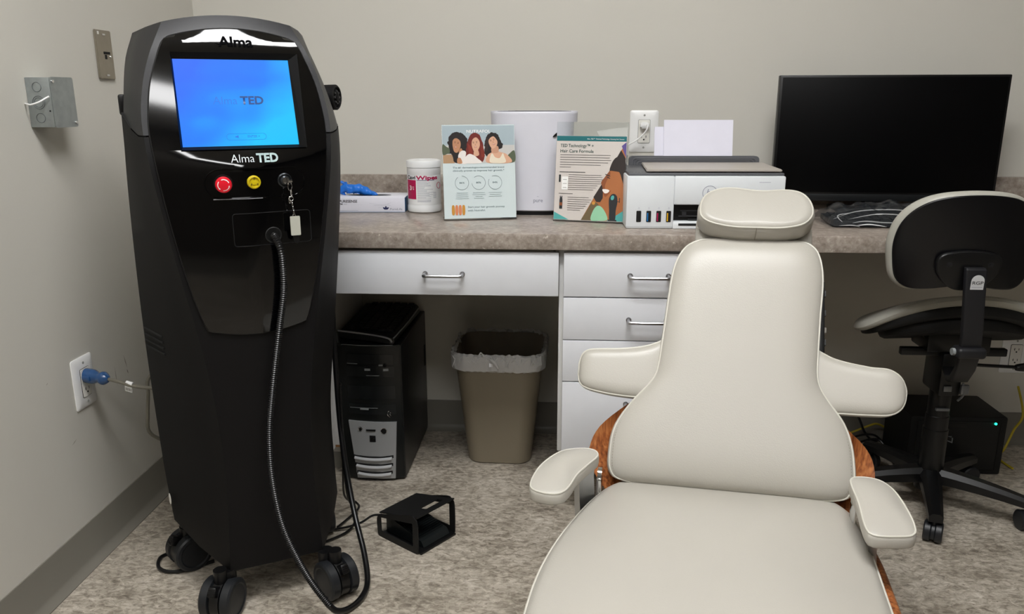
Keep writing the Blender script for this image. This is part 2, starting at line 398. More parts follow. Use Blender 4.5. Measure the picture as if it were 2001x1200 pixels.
# ------------------------------------------------------------------ treatment machine
MO=(.4102,-.7897,0); MR=R(28.3)
mc=thing('treatment_machine','tall black wheeled treatment machine with a lit blue touch screen','machine',MO,MR)
T_wf=[(.1,.097),(.32,.088),(.48,.095),(.62,.112),(.8,.142),(.95,.163),(1.03,.168),(1.1,.160),(1.16,.143),(1.218,.115)]
T_W=[(.1,.180),(.3,.186),(.55,.196),(.76,.206),(.96,.209),(1.02,.207),(1.09,.197),(1.16,.183),(1.218,.163)]
T_WL=[(.1,.194),(.16,.197),(.3,.202),(.55,.208),(.76,.208),(.96,.203),(1.08,.194),(1.17,.182),(1.218,.165)]
T_WR=[(.1,.172),(.15,.170),(.37,.167),(.5,.178),(.61,.190),(.785,.206),(.916,.215),(1.005,.214),(1.092,.198),(1.16,.175),(1.218,.155)]
T_y=[(.1,.19),(.5,.197),(.85,.20),(.94,.199),(.976,.1945),(1.02,.1837),(1.06,.1739),(1.10,.164),(1.149,.152),(1.18,.140),(1.218,.118)]
T_s=[(.1,-.01),(.6,-.03),(1.0,-.05),(1.218,-.03)]
T_c=[(.1,.001),(.5,.006),(.65,.012),(.94,.012),(.975,.0015),(1.218,.0015)]
def ty(z):
    if z<.93: return sinterp([(.1,.19),(.5,.197),(.85,.2),(.93,.2)],z)
    if z<.976: return .2-(.2457/.092)*(z-.93)**2
    if z<1.149: return .19435-.2457*(z-.976)
    q=z-1.149; return .15184-.2457*q-3.4*q*q
def fy(x,z):
    wf=sinterp(T_wf,z); return -(ty(z)+interp(T_c,z)*(1-min(1,abs(x)/wf)))
def mring(z,t,off=0.0):
    wf,W,ds=sinterp(T_wf,z)-off,sinterp(T_WR,z)-off,interp(T_s,z); U=sinterp(T_WL,z)-off
    pts=[(-U*.80,.13-off),(-U,.06),(-U,ds),(-(U*.55+wf*.45),ds*.5+fy(wf,z)*.5-.008),(-(U*.25+wf*.75),ds*.25+fy(wf,z)*.75-.006)]+[(wf*q/6,fy(wf*q/6,z)+off) for q in range(-6,7)]+[((W*.25+wf*.75),ds*.25+fy(wf,z)*.75-.006),((W*.55+wf*.45),ds*.5+fy(wf,z)*.5-.008),(W,ds),(W,.06),(W*.80,.13-off)]
    return pts
def zmap(z,x,y):
    # top edge arcs down towards the sides and back, bottom edge rises at the side corners
    if z>1.0:
        k=(z-1.0)/.218; drop=.030*(abs(x)/.165)**2+.02*max(0,(y+.02)/.2); z=z-drop*k
    if z<.3:
        k=(.3-z)/.2; rise=.045*max(0,(abs(x)-.1)/.08)*1.0; z=z+rise*k*(1 if y<.12 else .6)
    return z
def shell(z0,z1,n,off=0,seam=None):
    bm=BM(); rings=[]
    for i in range(n+1):
        z=z0+(z1-z0)*i/n; rg=[]
        for (x,y) in mring(z,0,off):
            zz=zmap(z,x,y)
            rg.append((x,y,zz))
        rings.append(rg)
    # seam climbs at the side walls
    if seam:
        idx,sgn=seam; r=rings[idx]; 
        for j,(x,y,z) in enumerate(r):
            if y>-.155: r[j]=(x,y,z+.038*min(1,(y+.155)/.1)*(1 if x<0 else .25))
    loft(bm,rings); return bm
b=shell(.1,1.000,36,seam=(-1,1)); obj('lower_body',b,BLACKMAT,mc,angle=18,label='matte black lower body')
b=shell(1.0035,1.218,14,seam=(0,1)); 
obj('upper_body',b,BLACKUP,mc,angle=18,label='satin dark grey upper hood')
b=shell(.97,1.05,2,off=.004); obj('seam_core',b,DARKSLOT,mc,angle=18)
# glossy front panel with the screen opening
T_p=[(.62,.092),(.636,.0965),(.66,.102),(.725,.118),(.85,.1395),(.924,.149),(1.01,.1565),(1.06,.152),(1.10,.144),(1.15,.126),(1.19,.108)]
PO=.006
XL,XR,Z0,Z1=-.108,.1175,.976,1.149
def pz(z,f):
    if z<.66: z=z+ .013*f*f*max(0,(.66-z)/.04)
    if z>1.17: z=z-.016*f*f*(z-1.17)/.022
    return z
b=BM()
def patch(zs,fl,fr,nx):
    rows=[]
    for z in zs:
        a,c_=fl(z),fr(z); row=[]
        for k in range(nx+1):
            x=a+(c_-a)*k/nx; f=x/sinterp(T_p,z); row.append(b.verts.new((x,fy(x,z)-PO,pz(z,f))))
        rows.append(row)
    for p,q in zip(rows,rows[1:]):
        for k in range(nx): b.faces.new((p[k],p[k+1],q[k+1],q[k]))
    return rows
lin_=lambda a,c_,n:[a+(c_-a)*k/n for k in range(n+1)]
r1=patch(lin_(.62,Z0,26),lambda z:-sinterp(T_p,z),lambda z:sinterp(T_p,z),16)
r2=patch(lin_(Z1,1.192,6),lambda z:-sinterp(T_p,z),lambda z:sinterp(T_p,z),16)
patch(lin_(Z0,Z1,14),lambda z:-sinterp(T_p,z),lambda z:XL,2)
patch(lin_(Z0,Z1,14),lambda z:XR,lambda z:sinterp(T_p,z),2)
bmesh.ops.remove_doubles(b,verts=b.verts[:],dist=2e-5)
be=[e for e in b.edges if len(e.link_faces)==1]
ex_=bmesh.ops.extrude_edge_only(b,edges=be); bmesh.ops.translate(b,vec=(0,.0062,0),verts=[g for g in ex_['geom'] if isinstance(g,bmesh.types.BMVert)])
bmesh.ops.recalc_face_normals(b,faces=b.faces[:])
pnl=obj('front_panel',b,GLOSS,mc,angle=12,label='glossy piano black front panel',recalc=False)
# panel edge line
edge=[(s*sinterp(T_p,z),fy(sinterp(T_p,z),z)-PO*.4,pz(z,1)) for s in (-1,) for z in lin_(.62,1.19,22)]
edge+=[(sinterp(T_p,1.192)*k/6,fy(sinterp(T_p,1.19)*k/6,1.19)-PO*.4,pz(1.192,k/6)) for k in range(-5,6)]
edge+=[(sinterp(T_p,z),fy(sinterp(T_p,z),z)-PO*.4,pz(z,1)) for z in lin_(1.19,.62,22)]
edge+=[(sinterp(T_p,.62)*k/6,fy(sinterp(T_p,.62)*k/6,.62)-PO*.4,pz(.62,k/6)) for k in range(5,-6,-1)]
b=BM(); tube(b,edge,.0022,8,closed=True,smooth=2); obj('panel_gasket',b,RUBBER,mc)
# screen recess
yb,yt=-.2015,-.1590      # panel surface depth at Z0 / Z1
def sp(x,t,d=0): # point on tilted screen plane, t 0..1 bottom to top, d depth behind
    z=Z0+(Z1-Z0)*t; return Vector((x,yb+(yt-yb)*t+d,z))
b=BM(); o_=[sp(XL,0,-.004),sp(XR,0,-.004),sp(XR,1,-.004),sp(XL,1,-.004)]; i_=[sp(XL+.004,.03,.004),sp(XR-.013,.03,.004),sp(XR-.017,.93,.004),sp(XL+.003,.93,.004)]
for k in range(4):
    j=(k+1)%4; b.faces.new([b.verts.new(p) for p in (o_[k],o_[j],i_[j],i_[k])])
obj('screen_bezel',b,M('bezel_black','050506',.4,spec=.2),mc,smooth=False)
SF=frame(sp(.0005,.485,-.0005),(1,0,0),(0,yt-yb,Z1-Z0))
SF=Matrix.Translation((0,0,0))@SF
def scr():
    m=bpy.data.materials.new('blue_lcd'); m.use_nodes=True; nt=m.node_tree; b=nt.nodes['Principled BSDF']
    b.inputs['Base Color'].default_value=(.01,.01,.02,1); b.inputs['Roughness'].default_value=.35; b.inputs['Specular IOR Level'].default_value=.25
    tc=nt.nodes.new('ShaderNodeTexCoord'); sx=nt.nodes.new('ShaderNodeSeparateXYZ'); nt.links.new(tc.outputs['Generated'],sx.inputs[0])
    n=nt.nodes.new('ShaderNodeTexNoise'); n.inputs['Scale'].default_value=2.2; n.inputs['Detail'].default_value=1; nt.links.new(tc.outputs['Generated'],n.inputs['Vector'])
    a=nt.nodes.new('ShaderNodeMath'); a.operation='MULTIPLY_ADD'; a.inputs[1].default_value=.75; nt.links.new(sx.outputs['X'],a.inputs[0])
    s=nt.nodes.new('ShaderNodeMath'); s.operation='MULTIPLY_ADD'; s.inputs[1].default_value=-.55; s.inputs[2].default_value=.12; nt.links.new(sx.outputs['Z'],s.inputs[0]); nt.links.new(s.outputs[0],a.inputs[2])
    d=nt.nodes.new('ShaderNodeMath'); d.operation='MULTIPLY_ADD'; d.inputs[1].default_value=.7; nt.links.new(n.outputs['Fac'],d.inputs[0]); nt.links.new(a.outputs[0],d.inputs[2])
    cr=nt.nodes.new('ShaderNodeValToRGB'); e=cr.color_ramp.elements; e[0].position=.1; e[0].color=lin('1a68f8'); e[1].position=1.0; e[1].color=lin('00bffa')
    q=e.new(.45); q.color=lin('007cfa'); nt.links.new(d.outputs[0],cr.inputs[0]); nt.links.new(cr.outputs[0],b.inputs['Emission Color']); b.inputs['Emission Strength'].default_value=.95
    return m
LCD=scr()
b=BM(); b.faces.new([b.verts.new(p) for p in (sp(XL+.0035,.03,.0035),sp(XR-.0135,.03,.0035),sp(XR-.0175,.93,.0035),sp(XL+.0028,.93,.0035))]); screen=obj('touch_screen',b,LCD,mc,smooth=False,label='lit blue touch screen')
TS=lambda x,t:frame(sp(x,t,.003),(1,0,0),(0,yt-yb,Z1-Z0))
DKBLUE=M('screen_text','0b4fa8',.4,em='0f56b4',ems=.7)
text('screen_lettering','Alma',.021,DKBLUE,TS(-.022,.5),screen,width=.043,bold=-.004)
text('screen_lettering','TED',.021,M('screen_text_dark','0b2a5c',.4,em='1a4480',ems=.55),TS(.026,.5),screen,width=.042,bold=.03)
text('screen_lettering','ENTER >',.0065,DKBLUE,TS(.022,.125),screen,width=.022,bold=.01)
b=BM(); P=rrect(.072,.0125,.006); Pi=rrect(.0708,.0113,.0056); ringplate(b,P,Pi,.0004,.0006,TS(.009,.125)); prism(b,[(-.020,-.0012),(-.0175,-.0012),(-.0145,-.003),(-.0145,.003),(-.0175,.0012),(-.020,.0012)],.0004,.0006,TS(.009,.125)); obj('screen_icons',b,DKBLUE,screen,smooth=False)
# lettering on the panel
def onp(x,z,d=.0008,z2=None):
    e=.01; t=Vector((0,fy(x,z+e)-fy(x,z-e),2*e)); sx=Vector((2*e,fy(x+e,z)-fy(x-e,z),0))
    return frame((x,fy(x,z)-PO-d,z),sx,t)
LOGO=M('logo_dark','050507',.8,spec=.05); SILV=M('silver_print','c4ccd0',.35,em='c4ccd0',ems=.0)
text('logo_lettering','Alma',.027,LOGO,onp(.008,1.168,.0002),pnl,width=.062,bold=.028)
b=BM(); F_=onp(.008,1.168,.0002); prism(b,[(-.038,-.001),(-.03,-.004),(-.015,-.0028),(-.008,-.0018),(-.016,-.0044),(-.03,-.0052)],.0002,.0006,F_); obj('logo_swoosh',b,LOGO,pnl,smooth=False)
text('logo_lettering','Alma',.023,SILV,onp(-.0035,.958,.0012),pnl,width=.042,bold=-.006)
tl=text('logo_lettering','TED',.0235,M('silver_teal_print','9fb6b6',.35),onp(.0415,.958,.0012),pnl,width=.040,bold=.04)
# control pocket
def capsule(x0,x1,z0,z1,n=10):
    r=(z1-z0)/2; zc=(z0+z1)/2; out=[]
    for k in range(n+1):
        a=R(-90+180*k/n); out.append((x1-r+r*math.cos(a),zc+r*math.sin(a)))
    for k in range(n+1):
        a=R(90+180*k/n); out.append((x0+r+r*math.cos(a),zc+r*math.sin(a)))
    return out
b=BM(); P=[Vector((x,fy(x,z)-PO-.0005,z)) for x,z in capsule(-.075,.108,.886,.940)]
P=resample(P,.004,True); P=[Vector((p.x,fy(p.x,p.z)-PO-.0004,p.z)) for p in P]; tube(b,P,.0013,6,closed=True,raw=True); 
obj('control_pocket_rim',b,GLOSS,pnl)
b=BM(); tube(b,[(x,fy(x,.885)-PO-.0006,.8855-.02*(x+.06)*.5) for x in lin_(-.062,.026,8)],.0011,6,smooth=2); obj('panel_edge_line',b,M('satin_edge','9a9aa0',.25),pnl)
b=BM(); P=resample([Vector((x,0,z)) for x,z in rrect(.145,.062,.005,.041,.8255)],.004,True); tube(b,[Vector((p.x,fy(p.x,p.z)-PO-.0002,p.z)) for p in P],.0008,6,closed=True,raw=True); obj('cable_plate_rim',b,M('rim_dark','1a1a1c',.2),pnl)
# recess for hose
F_=onp(.041,.812,.0002); b=BM(); lathe(b,[(0,.0),(.013,.0),(.0145,.0008),(.016,.0)],28,F_); obj('hose_port',b,BLACK2,pnl)
# emergency stop, pilot lamp, key switch
RED=M('stop_red','d5182a',.3); YEL=M('indicator_yellow','c9b312',.35)
F_=onp(-.042,.914,0); b=BM(); lathe(b,[(0,0),(.017,0),(.017,.003),(0,.003)],32,F_); sb=obj('stop_button',b,BLACK,mc)
b=BM(); lathe(b,[(.009,.003),(.009,.010),(.0135,.012),(.0148,.015),(.0148,.021),(.0135,.0235),(.010,.0245),(0,.0250)],36,F_); obj('red_mushroom_cap',b,RED,sb,label='red mushroom cap with white arrows')
b=BM(); F2=F_@Matrix.Translation((0,0,.0249))
WPRINT=M('white_print','f2e6e2',.5)
for a0 in (60,180,300):
    n=10
    for i in range(n):
        p,q=R(a0-38+76*i/n),R(a0-38+76*(i+1)/n)
        b.faces.new([b.verts.new(F2@Vector((r_*math.cos(t),r_*math.sin(t),z_))) for r_,t,z_ in ((.0094,p,.0002),(.0108,p,-.0004),(.0108,q,-.0004),(.0094,q,.0002))])
    t=R(a0+42); b.faces.new([b.verts.new(F2@Vector((r_*math.cos(u),r_*math.sin(u),.0003))) for r_,u in ((.0085,R(a0+38)),(.0116,R(a0+38)),(.010,R(a0+54)))])
obj('cap_arrows',b,WPRINT,sb,smooth=False)
F_=onp(.012,.915,0); b=BM(); lathe(b,[(0,0),(.0125,0),(.0125,.003),(.0115,.004),(.0115,.0065),(.0095,.0072),(.0088,.005),(.005,.0048),(.0048,.0062),(0,.0066)],32,F_); obj('indicator_lamp',b,YEL,mc,label='round yellow indicator')
b=BM(); 
for k in range(3): lathe(b,[(.0,.0049),(.0012,.0049),(.0012,.0075),(.0,.0075)],10,F_@Matrix.Translation((.0068*math.cos(R(90+120*k)),.0068*math.sin(R(90+120*k)),0)))
obj('indicator_dots',b,M('indicator_dark','5f5408',.5),mc)
F_=onp(.069,.916,0); b=BM(); lathe(b,[(0,0),(.0135,0),(.0135,.004),(.0115,.005),(.0105,.0035),(.0085,.0035),(.0085,.008),(.006,.010),(0,.010)],32,F_); ks=obj('key_switch',b,M('lock_ring','3a3d40',.25,metal=.8),mc)
b=BM(); lathe(b,[(0,.008),(.0062,.008),(.0062,.012),(0,.0125)],24,F_); box(b,-.0012,.0012,-.006,.004,.012,.028,.0004,mat=F_); box(b,-.0015,.009,-.0022,.002,.022,.026,.0008,mat=F_); obj('key',b,CHROME,ks,label='chrome key in the lock')
# key ring, chain and fob (hang from the key)
K=F_@Vector((.003,-.004,.026)); kf=thing('key_fob','pale rectangular key fob hanging on a short chain from the key','key fob')
kf.parent=None
MW=Matrix.Translation(MO)@Matrix.Rotation(MR,4,'Z')
kf.location=MW@K; kf.rotation_euler=(0,0,MR)
b=BM(); 
def link(cx,cz,a,bb,rot,r=.0007):
    pts=[(cx+math.cos(R(rot))*a*math.cos(t),math.sin(R(rot))*a*math.cos(t),cz+bb*math.sin(t)) for t in (2*math.pi*k/14 for k in range(14))]
    tube(b,[Vector(p) for p in pts],r,6,closed=True,raw=True)
link(.0005,-.006,.004,.0085,20); link(.002,-.019,.0042,.0075,70); link(.001,-.029,.0042,.0042,10); link(-.002,-.031,.0015,.007,10)
obj('key_ring',b,CHROME,kf)
b=BM()
for k in range(7): link(.002+.0004*k,-.035-.0036*k,.0013,.0024,90*(k%2),.0005)
link(.0045,-.0605,.0022,.0022,5,.0006)
obj('chain',b,CHROME,kf)
b=BM(); prism(b,rrect(.0185,.037,.0015,.0055,-.081),-.0012,.0012,frame((0,0,0),(1,0,0),(0,0,1)),bev=.0003); obj('fob_plate',b,M('fob_nickel','bdbeb2',.42,metal=.15),kf)
b=BM(); prism(b,[(.000,-.097),(.012,-.097),(.012,-.111),(.008,-.1165),(.002,-.113)],.002,.006,frame((0,.008,0),(1,0,0),(0,0,1)),bev=.0005); obj('fob_backing',b,BLACK,kf)
# side vents and small sticker
b=BM()
for k in range(4):
    z=.606-.0125*k
    r_=mring(z,0); A0,A1=Vector((*r_[2],z+.004)),Vector((*r_[3],z-.006)); tube(b,[A0.lerp(A1,.06),A0.lerp(A1,.4),A0.lerp(A1,.75)],.0026,8,smooth=3)
obj('vent_slots',b,DARKSLOT,mc)
b=BM(); lathe(b,[(0,0),(.013,0),(.013,.0006),(0,.0006)],24,frame((-.1975,-.03,.215),(.25,-1,0),(0,0,1))@Matrix.Diagonal((.6,1,1,1))); obj('round_sticker',b,PLATE,mc,label='small white oval sticker')
# back lip pod at left
b=BM(); box(b,-.204,-.19,-.01,.05,1.035,1.075,.004); obj('side_hook',b,BLACK,mc)
# hand piece holder on the right
FH=frame((.178,.0,1.068),(0,0,1),(math.sin(R(35)),math.cos(R(35)),0)); FH=Matrix.Translation((.178,.01,1.068))@Matrix.Rotation(R(-35),4,'Z')@AX['x']
b=BM(); lathe(b,[(0,0),(.022,0),(.0255,.012),(.0265,.040),(.0265,.052),(.024,.0545),(.0215,.0545),(.0205,.050),(.017,.050),(.0165,.052),(.009,.052),(.0085,.0555),(.006,.057),(0,.057)],36,FH); hp=obj('handpiece_holder',b,BLACKMAT,mc)
b=BM(); 
for k in range(8):
    a=R(45*k); cyl(b,(.0128*math.cos(a),.0128*math.sin(a),.053),.0022,.004,'z',10,mat=FH)
obj('holder_pins',b,M('pin_dark','2b2b2d',.3),hp)
# casters
def caster_mesh(x,y,rot,zt,sx_=0,sy_=0):
    base=Matrix.Translation((x,y,.044))@Matrix.Rotation(R(rot),4,'Z')
    b=BM(); cyl(b,(x+.0,y+.0,.078),.014,.066,'z',24); cyl(b,(x+sx_,y+sy_,.088),.017,.03,'z',24)
    box(b,-.009,.009,-.034,.034,-.02,.036,.008,3,mat=base); 
    lathe(b,[(0,-.01),(.041,-.01),(.041,.01),(0,.01)],36,base@AX['x'])
    st=obj('caster',b,BLACK,mc)
    for s in (-1,1):
        b=BM(); lathe(b,[(0,-.012),(.034,-.012),(.044,-.008),(.044,.008),(.0405,.0115),(.034,.0125),(.031,.0105),(0,.0115)],44,base@Matrix.Translation((s*.0225,0,0))@(AX['x'] if s>0 else AX['x']@Matrix.Rotation(R(180),4,'X'))); obj('wheel',b,WHEEL,st)
    b=BM(); box(b,-.0085,.0085,-.055,-.03,.004,.026,.003,mat=base@Matrix.Rotation(R(-28),4,'X')); 
    for k in range(4): box(b,-.007,.007,-.0565,-.053,.008+.004*k,.0095+.004*k,mat=base@Matrix.Rotation(R(-28),4,'X'))
    obj('brake_pedal',b,BLACK,st)
caster_mesh(-.118,-.19,-33,.1,.016,.012); caster_mesh(.118,-.215,18,.1,-.016,.022); caster_mesh(-.17,.045,-70,.1); caster_mesh(.13,.06,10,.1)
b=BM(); prism(b,[(-.08,-.17),(.08,-.17),(.14,.0),(.14,.11),(-.16,.11),(-.16,.0)],.104,.13); obj('base_plate',b,BLACK,mc)
# ribbed hose
H=[(.041,-.205,.812),(.043,-.222,.808),(.0475,-.236,.79),(.050,-.238,.76),(.048,-.236,.70),(.034,-.232,.621),(.013,-.234,.507),(-.001,-.238,.413),(-.004,-.25,.319),(.006,-.266,.225),(.030,-.275,.145),(.055,-.285,.085),(.083,-.30,.036)]
P=resample(cr_pts(H,12),.0021); b=BM()
tube(b,P,.006,12,raw=True,rf=None)
b.free(); b=BM(); cnt=len(P); i_=[0]
tube(b,P,.0066,12,raw=True,rf=lambda t:(.0073 if int(round(t*(cnt-1)))%2 else .0057)); hose=obj('ribbed_hose',b,RUBBER,mc,angle=60)
H2=[(.080,-.298,.040),(.098,-.303,.020),(.128,-.288,.0085),(.160,-.262,.0085),(.186,-.215,.012),(.197,-.15,.045),(.197,-.08,.10),(.197,-.03,.16),(.196,.01,.24),(.199,.05,.35),(.209,.1,.55),(.216,.1,.7),(.212,.08,.82)]
b=BM(); tube(b,H2,.0066,12,smooth=12); obj('hose_lead',b,M('smooth_hose','0d0d0e',.3),mc,label='smooth black lead of the hose')
b=BM(); tube(b,[(.20,.02,.40),(.2,.03,.22),(.212,.07,.09),(.235,.12,.02),(.24,.1,.006),(.2,.03,.006),(.12,0,.006)],.003,8); tube(b,[(.205,.04,.40),(.203,.05,.2),(.215,.12,.06),(.255,.17,.006),(.25,.13,.006),(.18,.06,.006)],.003,8); obj('loose_cable',b,RUBBER,mc)
b=BM(); tube(b,[(-.165,.09,.03),(-.20,.115,.006),(-.235,.10,.0055),(-.238,.05,.0055),(-.20,.02,.0055),(-.12,.03,.006)],.0042,10); obj('loose_cable',b,RUBBER,mc)
# foot pedal and its cord
pd=thing('foot_pedal','black foot pedal with open sheet-metal guard on the floor beside the machine','foot pedal',(.768,-.757,0),R(54))
PW,PD,PH1,PH0=.127,.146,.100,.066
# local: x across front opening, y back; plates at x=0 and x=PW
def side(x):
    b=BM(); F_=frame((x,0,0),(0,1,0),(0,0,1))
    P=[(p.x,p.y) for p in cr_pts([(0,.012,0),(.004,.003,0),(.02,.0,0),(PD-.02,.0,0),(PD-.003,.004,0),(PD,.02,0),(PD,PH0-.018,0),(PD-.012,PH0-.003,0),(PD-.03,PH0+.002,0),(.03,PH1-.003,0),(.01,PH1-.005,0),(.0,PH1-.02,0)],4,True)]
    c=(.066,.045); Q=[]
    for p in P:
        x_,y_=p; Q.append((min(max(x_,.017),PD-.013),min(max(y_,.017),(PH1-.018)+(PH0-PH1)*(x_/PD)*.9)))
    ringplate(b,P,Q,-.0015,.0015,F_); return b
obj('guard_side',side(0),BLACK2,pd); obj('guard_side',side(PW),BLACK2,pd)
b=BM(); sl=math.atan2(PH0-PH1,PD); F_=frame((0,0,PH1-.002),(1,0,0),(0,PD,PH0-PH1))
ringplate(b,[(0,.0),(PW,.0),(PW,PD-.005),(0,PD-.005)],[(.05,.022),(PW-.018,.022),(PW-.018,.045),(.05,.045)],-.0015,.0015,F_); obj('guard_top',b,BLACK2,pd)
b=BM(); box(b,.003,PW-.003,-.006,PD-.004,.0,.006,.001); obj('base',b,BLACK,pd)
b=BM(); t=bmesh.new(); prism(t,[(.004,.008),(.012,.021),(.02,.023),(.12,.047),(.138,.047),(.138,.006),(.01,.006)],.022,PW-.016,frame((0,0,0),(0,1,0),(0,0,1)))
merge(b,t)
for k in range(15):
    y=.022+.0065*k; box(b,.026,PW-.020,y,y+.003,.0235+.24*(y-.02),.0265+.24*(y-.02))
obj('treadle',b,M('treadle_rubber','15191a',.4),pd)
cw=BM(); tube(cw,[(.668,-.628,.030),(.63,-.632,.032),(.60,-.65,.02),(.55,-.66,.008),(.47,-.68,.006),(.42,-.70,.006)],.003,8); props(obj('pedal_cord',cw,RUBBER),'thin black cord running from the foot pedal to under the machine','cord')
# power cord with blue hospital plug
# ------------------------------------------------------------------ wall fittings
def outlet_plate(name,label,loc,fr,w=.080,h=.121,gang=1,screws=True,slots=((0,.017),(0,-.017)),usb=False):
    t=thing(name,label,'power outlet',loc,0,'wall outlets'); F=fr
    b=BM(); 
    P=resample(cr_pts([(p[0],p[1],0) for p in rrect(w,h,.006)],1,True),.01,True)
    out=rrect(w,h,.006); rings=[[F@Vector((p[0],p[1],0)) for p in out],[F@Vector((p[0],p[1],.002)) for p in out],[F@Vector((p[0]*(1-.012/w),p[1]*(1-.012/h),.005)) for p in out],[F@Vector((p[0]*.6,p[1]*.6,.0058)) for p in out]]
    loft(b,rings); plate=obj('cover_plate',b,PLATE2,t,angle=25)
    for g in range(gang):
        gx=(g-(gang-1)/2)*.046
        b=BM(); prism(b,rrect(.034,.067,.003,gx,0),.005,.0078,F,bev=.0006); ins=obj('receptacle',b,PLATE,t)
        b=BM(); ringplate(b,rrect(.0355,.0685,.0035,gx,0),rrect(.034,.067,.003,gx,0),.0055,.0068,F)
        for (sx,sy) in slots:
            for dx,wd,hh in ((-.0062,.0016,.008),(.0062,.0016,.0065)): box(b,gx+sx+dx-wd/2,gx+sx+dx+wd/2,sy-hh/2+.002,sy+hh/2+.002,.0076,.0081,mat=F)
            box(b,gx+sx-.0085,gx+sx-.0062,sy+.0012,sy+.0028,.0076,.0081,mat=F)
            cyl(b,(gx+sx,sy-.0065,.0078),.0024,.0006,'z',14,mat=F)
        obj('slots',b,DARKSLOT,ins)
        for s in (-1,1):
            b=BM(); cyl(b,(gx,s*(h/2-.014),.0058),.003,.001,'z',14,mat=F); obj('screw',b,M('screw_grey','9b9b96',.4),t)
    return t
FB=frame((0,0,0),(1,0,0),(0,0,1))     # faces -Y
FL=frame((0,0,0),(0,1,0),(0,0,1))     # faces +X
outlet_plate('wall_outlet','white outlet plate on the left wall with a blue plug in it',(.0005,-.7715,.432),FL)
o2=outlet_plate('wall_outlet','white outlet plate on the back wall above the printer',(1.338,-.0005,.967),FB,w=.083)
outlet_plate('wall_outlet','double outlet plate low on the back wall behind the stool',(2.523,-.0005,.294),FB,w=.128,h=.118,gang=2)
# blue plug + grey power cord
pc=thing('power_cable','grey power cord with a blue plug running from the left wall outlet to the machine','power cord',(.009,-.770,.447))
FP=Matrix.Rotation(R(-14),4,'Z')@Matrix.Rotation(R(2),4,'Y')@AX['x']
BLUE=M('blue_clear_plug','1f4a7c',.2,coat=.5,noise=.2,nscale=80)
b=BM(); prof=[(0,0),(.0175,0),(.0175,.012),(.0165,.024),(.0118,.034),(.0125,.040),(.0155,.046),(.0155,.052),(.010,.060),(.0055,.064),(0,.064)]
lathe(b,prof,22,FP@Matrix.Diagonal((1,.95,1,1))); box(b,-.006,.006,-.0185,.0185,.003,.026,.003,mat=FP); obj('plug',b,BLUE,pc,label='translucent blue plug')
end=FP@Vector((0,0,.062))
GC=M('grey_cord','6f6b5f',.45)
b=BM(); tube(b,[end,end+Vector((.03,-.006,-.004)),end+Vector((.075,-.004,-.016)),end+Vector((.16,.01,-.024)),end+Vector((.2,.05,-.03))],.0042,10); obj('cord',b,GC,pc)
b=BM(); c0=end+Vector((.052,-.004,-.0085)); FT=frame(c0,(1,-.05,-.25),(.1,-.3,1)); cyl(b,(0,0,0),.0052,.016,'x',16,mat=FT); box(b,-.009,.008,-.021,0,-.0006,.0006,mat=FT@Matrix.Translation((0,0,.004))); tg=obj('cord_tag',b,PLATE2,pc,label='small white tag on the cord')
b=BM()
for k in range(5): box(b,-.007+.003*k,-.0055+.003*k,-.018,-.010,.0006,.0009,mat=FT@Matrix.Translation((0,0,.004)))
obj('tag_print',b,M('tag_grey','77756e',.6),tg)
cc=BM(); tube(cc,[(.165,-.67,.425),(.145,-.70,.436),(.125,-.715,.42),(.120,-.715,.38),(.113,-.715,.33),(.108,-.71,.285),(.125,-.69,.255),(.16,-.66,.235),(.22,-.63,.20)],.0042,10); props(obj('looped_cord',cc,GC),'loop of grey cord hanging against the left wall behind the machine','cord')
# galvanised junction box
jb=thing('junction_box','galvanised steel junction box with cover fixed high on the left wall','junction box',(.0005,-.788,1.059))
b=BM(); box(b,0,.052,-.032,.036,-.05,.05,.0012); obj('box',b,GALV,jb)
b=BM(); prism(b,rrect(.079,.102,.005,.006,0),.0535,.055,FL,bev=.0003); obj('cover',b,GALV,jb)
b=BM()
for z in (.031,0,-.031):
    for r_ in ((.0095,) if z else (.0095,.013)):
        tube(b,[Vector((.024+r_*math.cos(t),-.0325,z+r_*math.sin(t))) for t in (2*math.pi*k/24 for k in range(24))],.0005,5,closed=True,raw=True)
obj('knockout',b,M('knockout_groove','6f7576',.5,metal=.6),jb)
b=BM(); cyl(b,(.046,-.0325,-.017),.0016,.001,'y',12); obj('hole',b,DARKSLOT,jb)
for y,z in ((-.026,.042),(.038,-.042)):
    b=BM(); lathe(b,[(0,0),(.0038,0),(.0036,.0018),(0,.0026)],16,FL@Matrix.Translation((y,z,.055))); obj('screw',b,CHROME,jb)
b=BM(); tube(b,[(.051,-.037,.012),(.046,-.040,.009),(.036,-.050,.001),(.020,-.052,-.004),(.008,-.046,-.003),(.0,-.040,-.002)],.0018,8); obj('wire',b,PLATE2,jb,label='short white wire')
# bare mounting plate
mp=thing('mounting_plate','narrow bare metal mounting plate high on the left wall above the junction box','wall plate',(.0005,-.514,1.167))
b=BM(); prism(b,rrect(.066,.112,.003),0,.006,FL,bev=.0015); obj('plate',b,STEELP,mp)
for z in (.046,-.047):
    b=BM(); box(b,-.006,.006,z-.002,z+.002,.006,.0072,.0004,mat=FL); obj('screw',b,CHROME,mp)
b=BM(); lathe(b,[(0,0),(.003,0),(.002,.002),(0,.002)],12,FL@Matrix.Translation((.02,-.004,.006))); obj('screw',b,CHROME,mp)
b=BM(); box(b,-.008,.020,.001,.007,.0055,.0064,mat=FL); box(b,-.004,.005,-.01,.0,.0055,.0065,mat=FL); obj('cutout',b,DARKSLOT,mp)
b=BM(); prism(b,rrect(.007,.007,.0008,-.022,.049),.006,.0062,FL); obj('label_sticker',b,PLATE,mp)
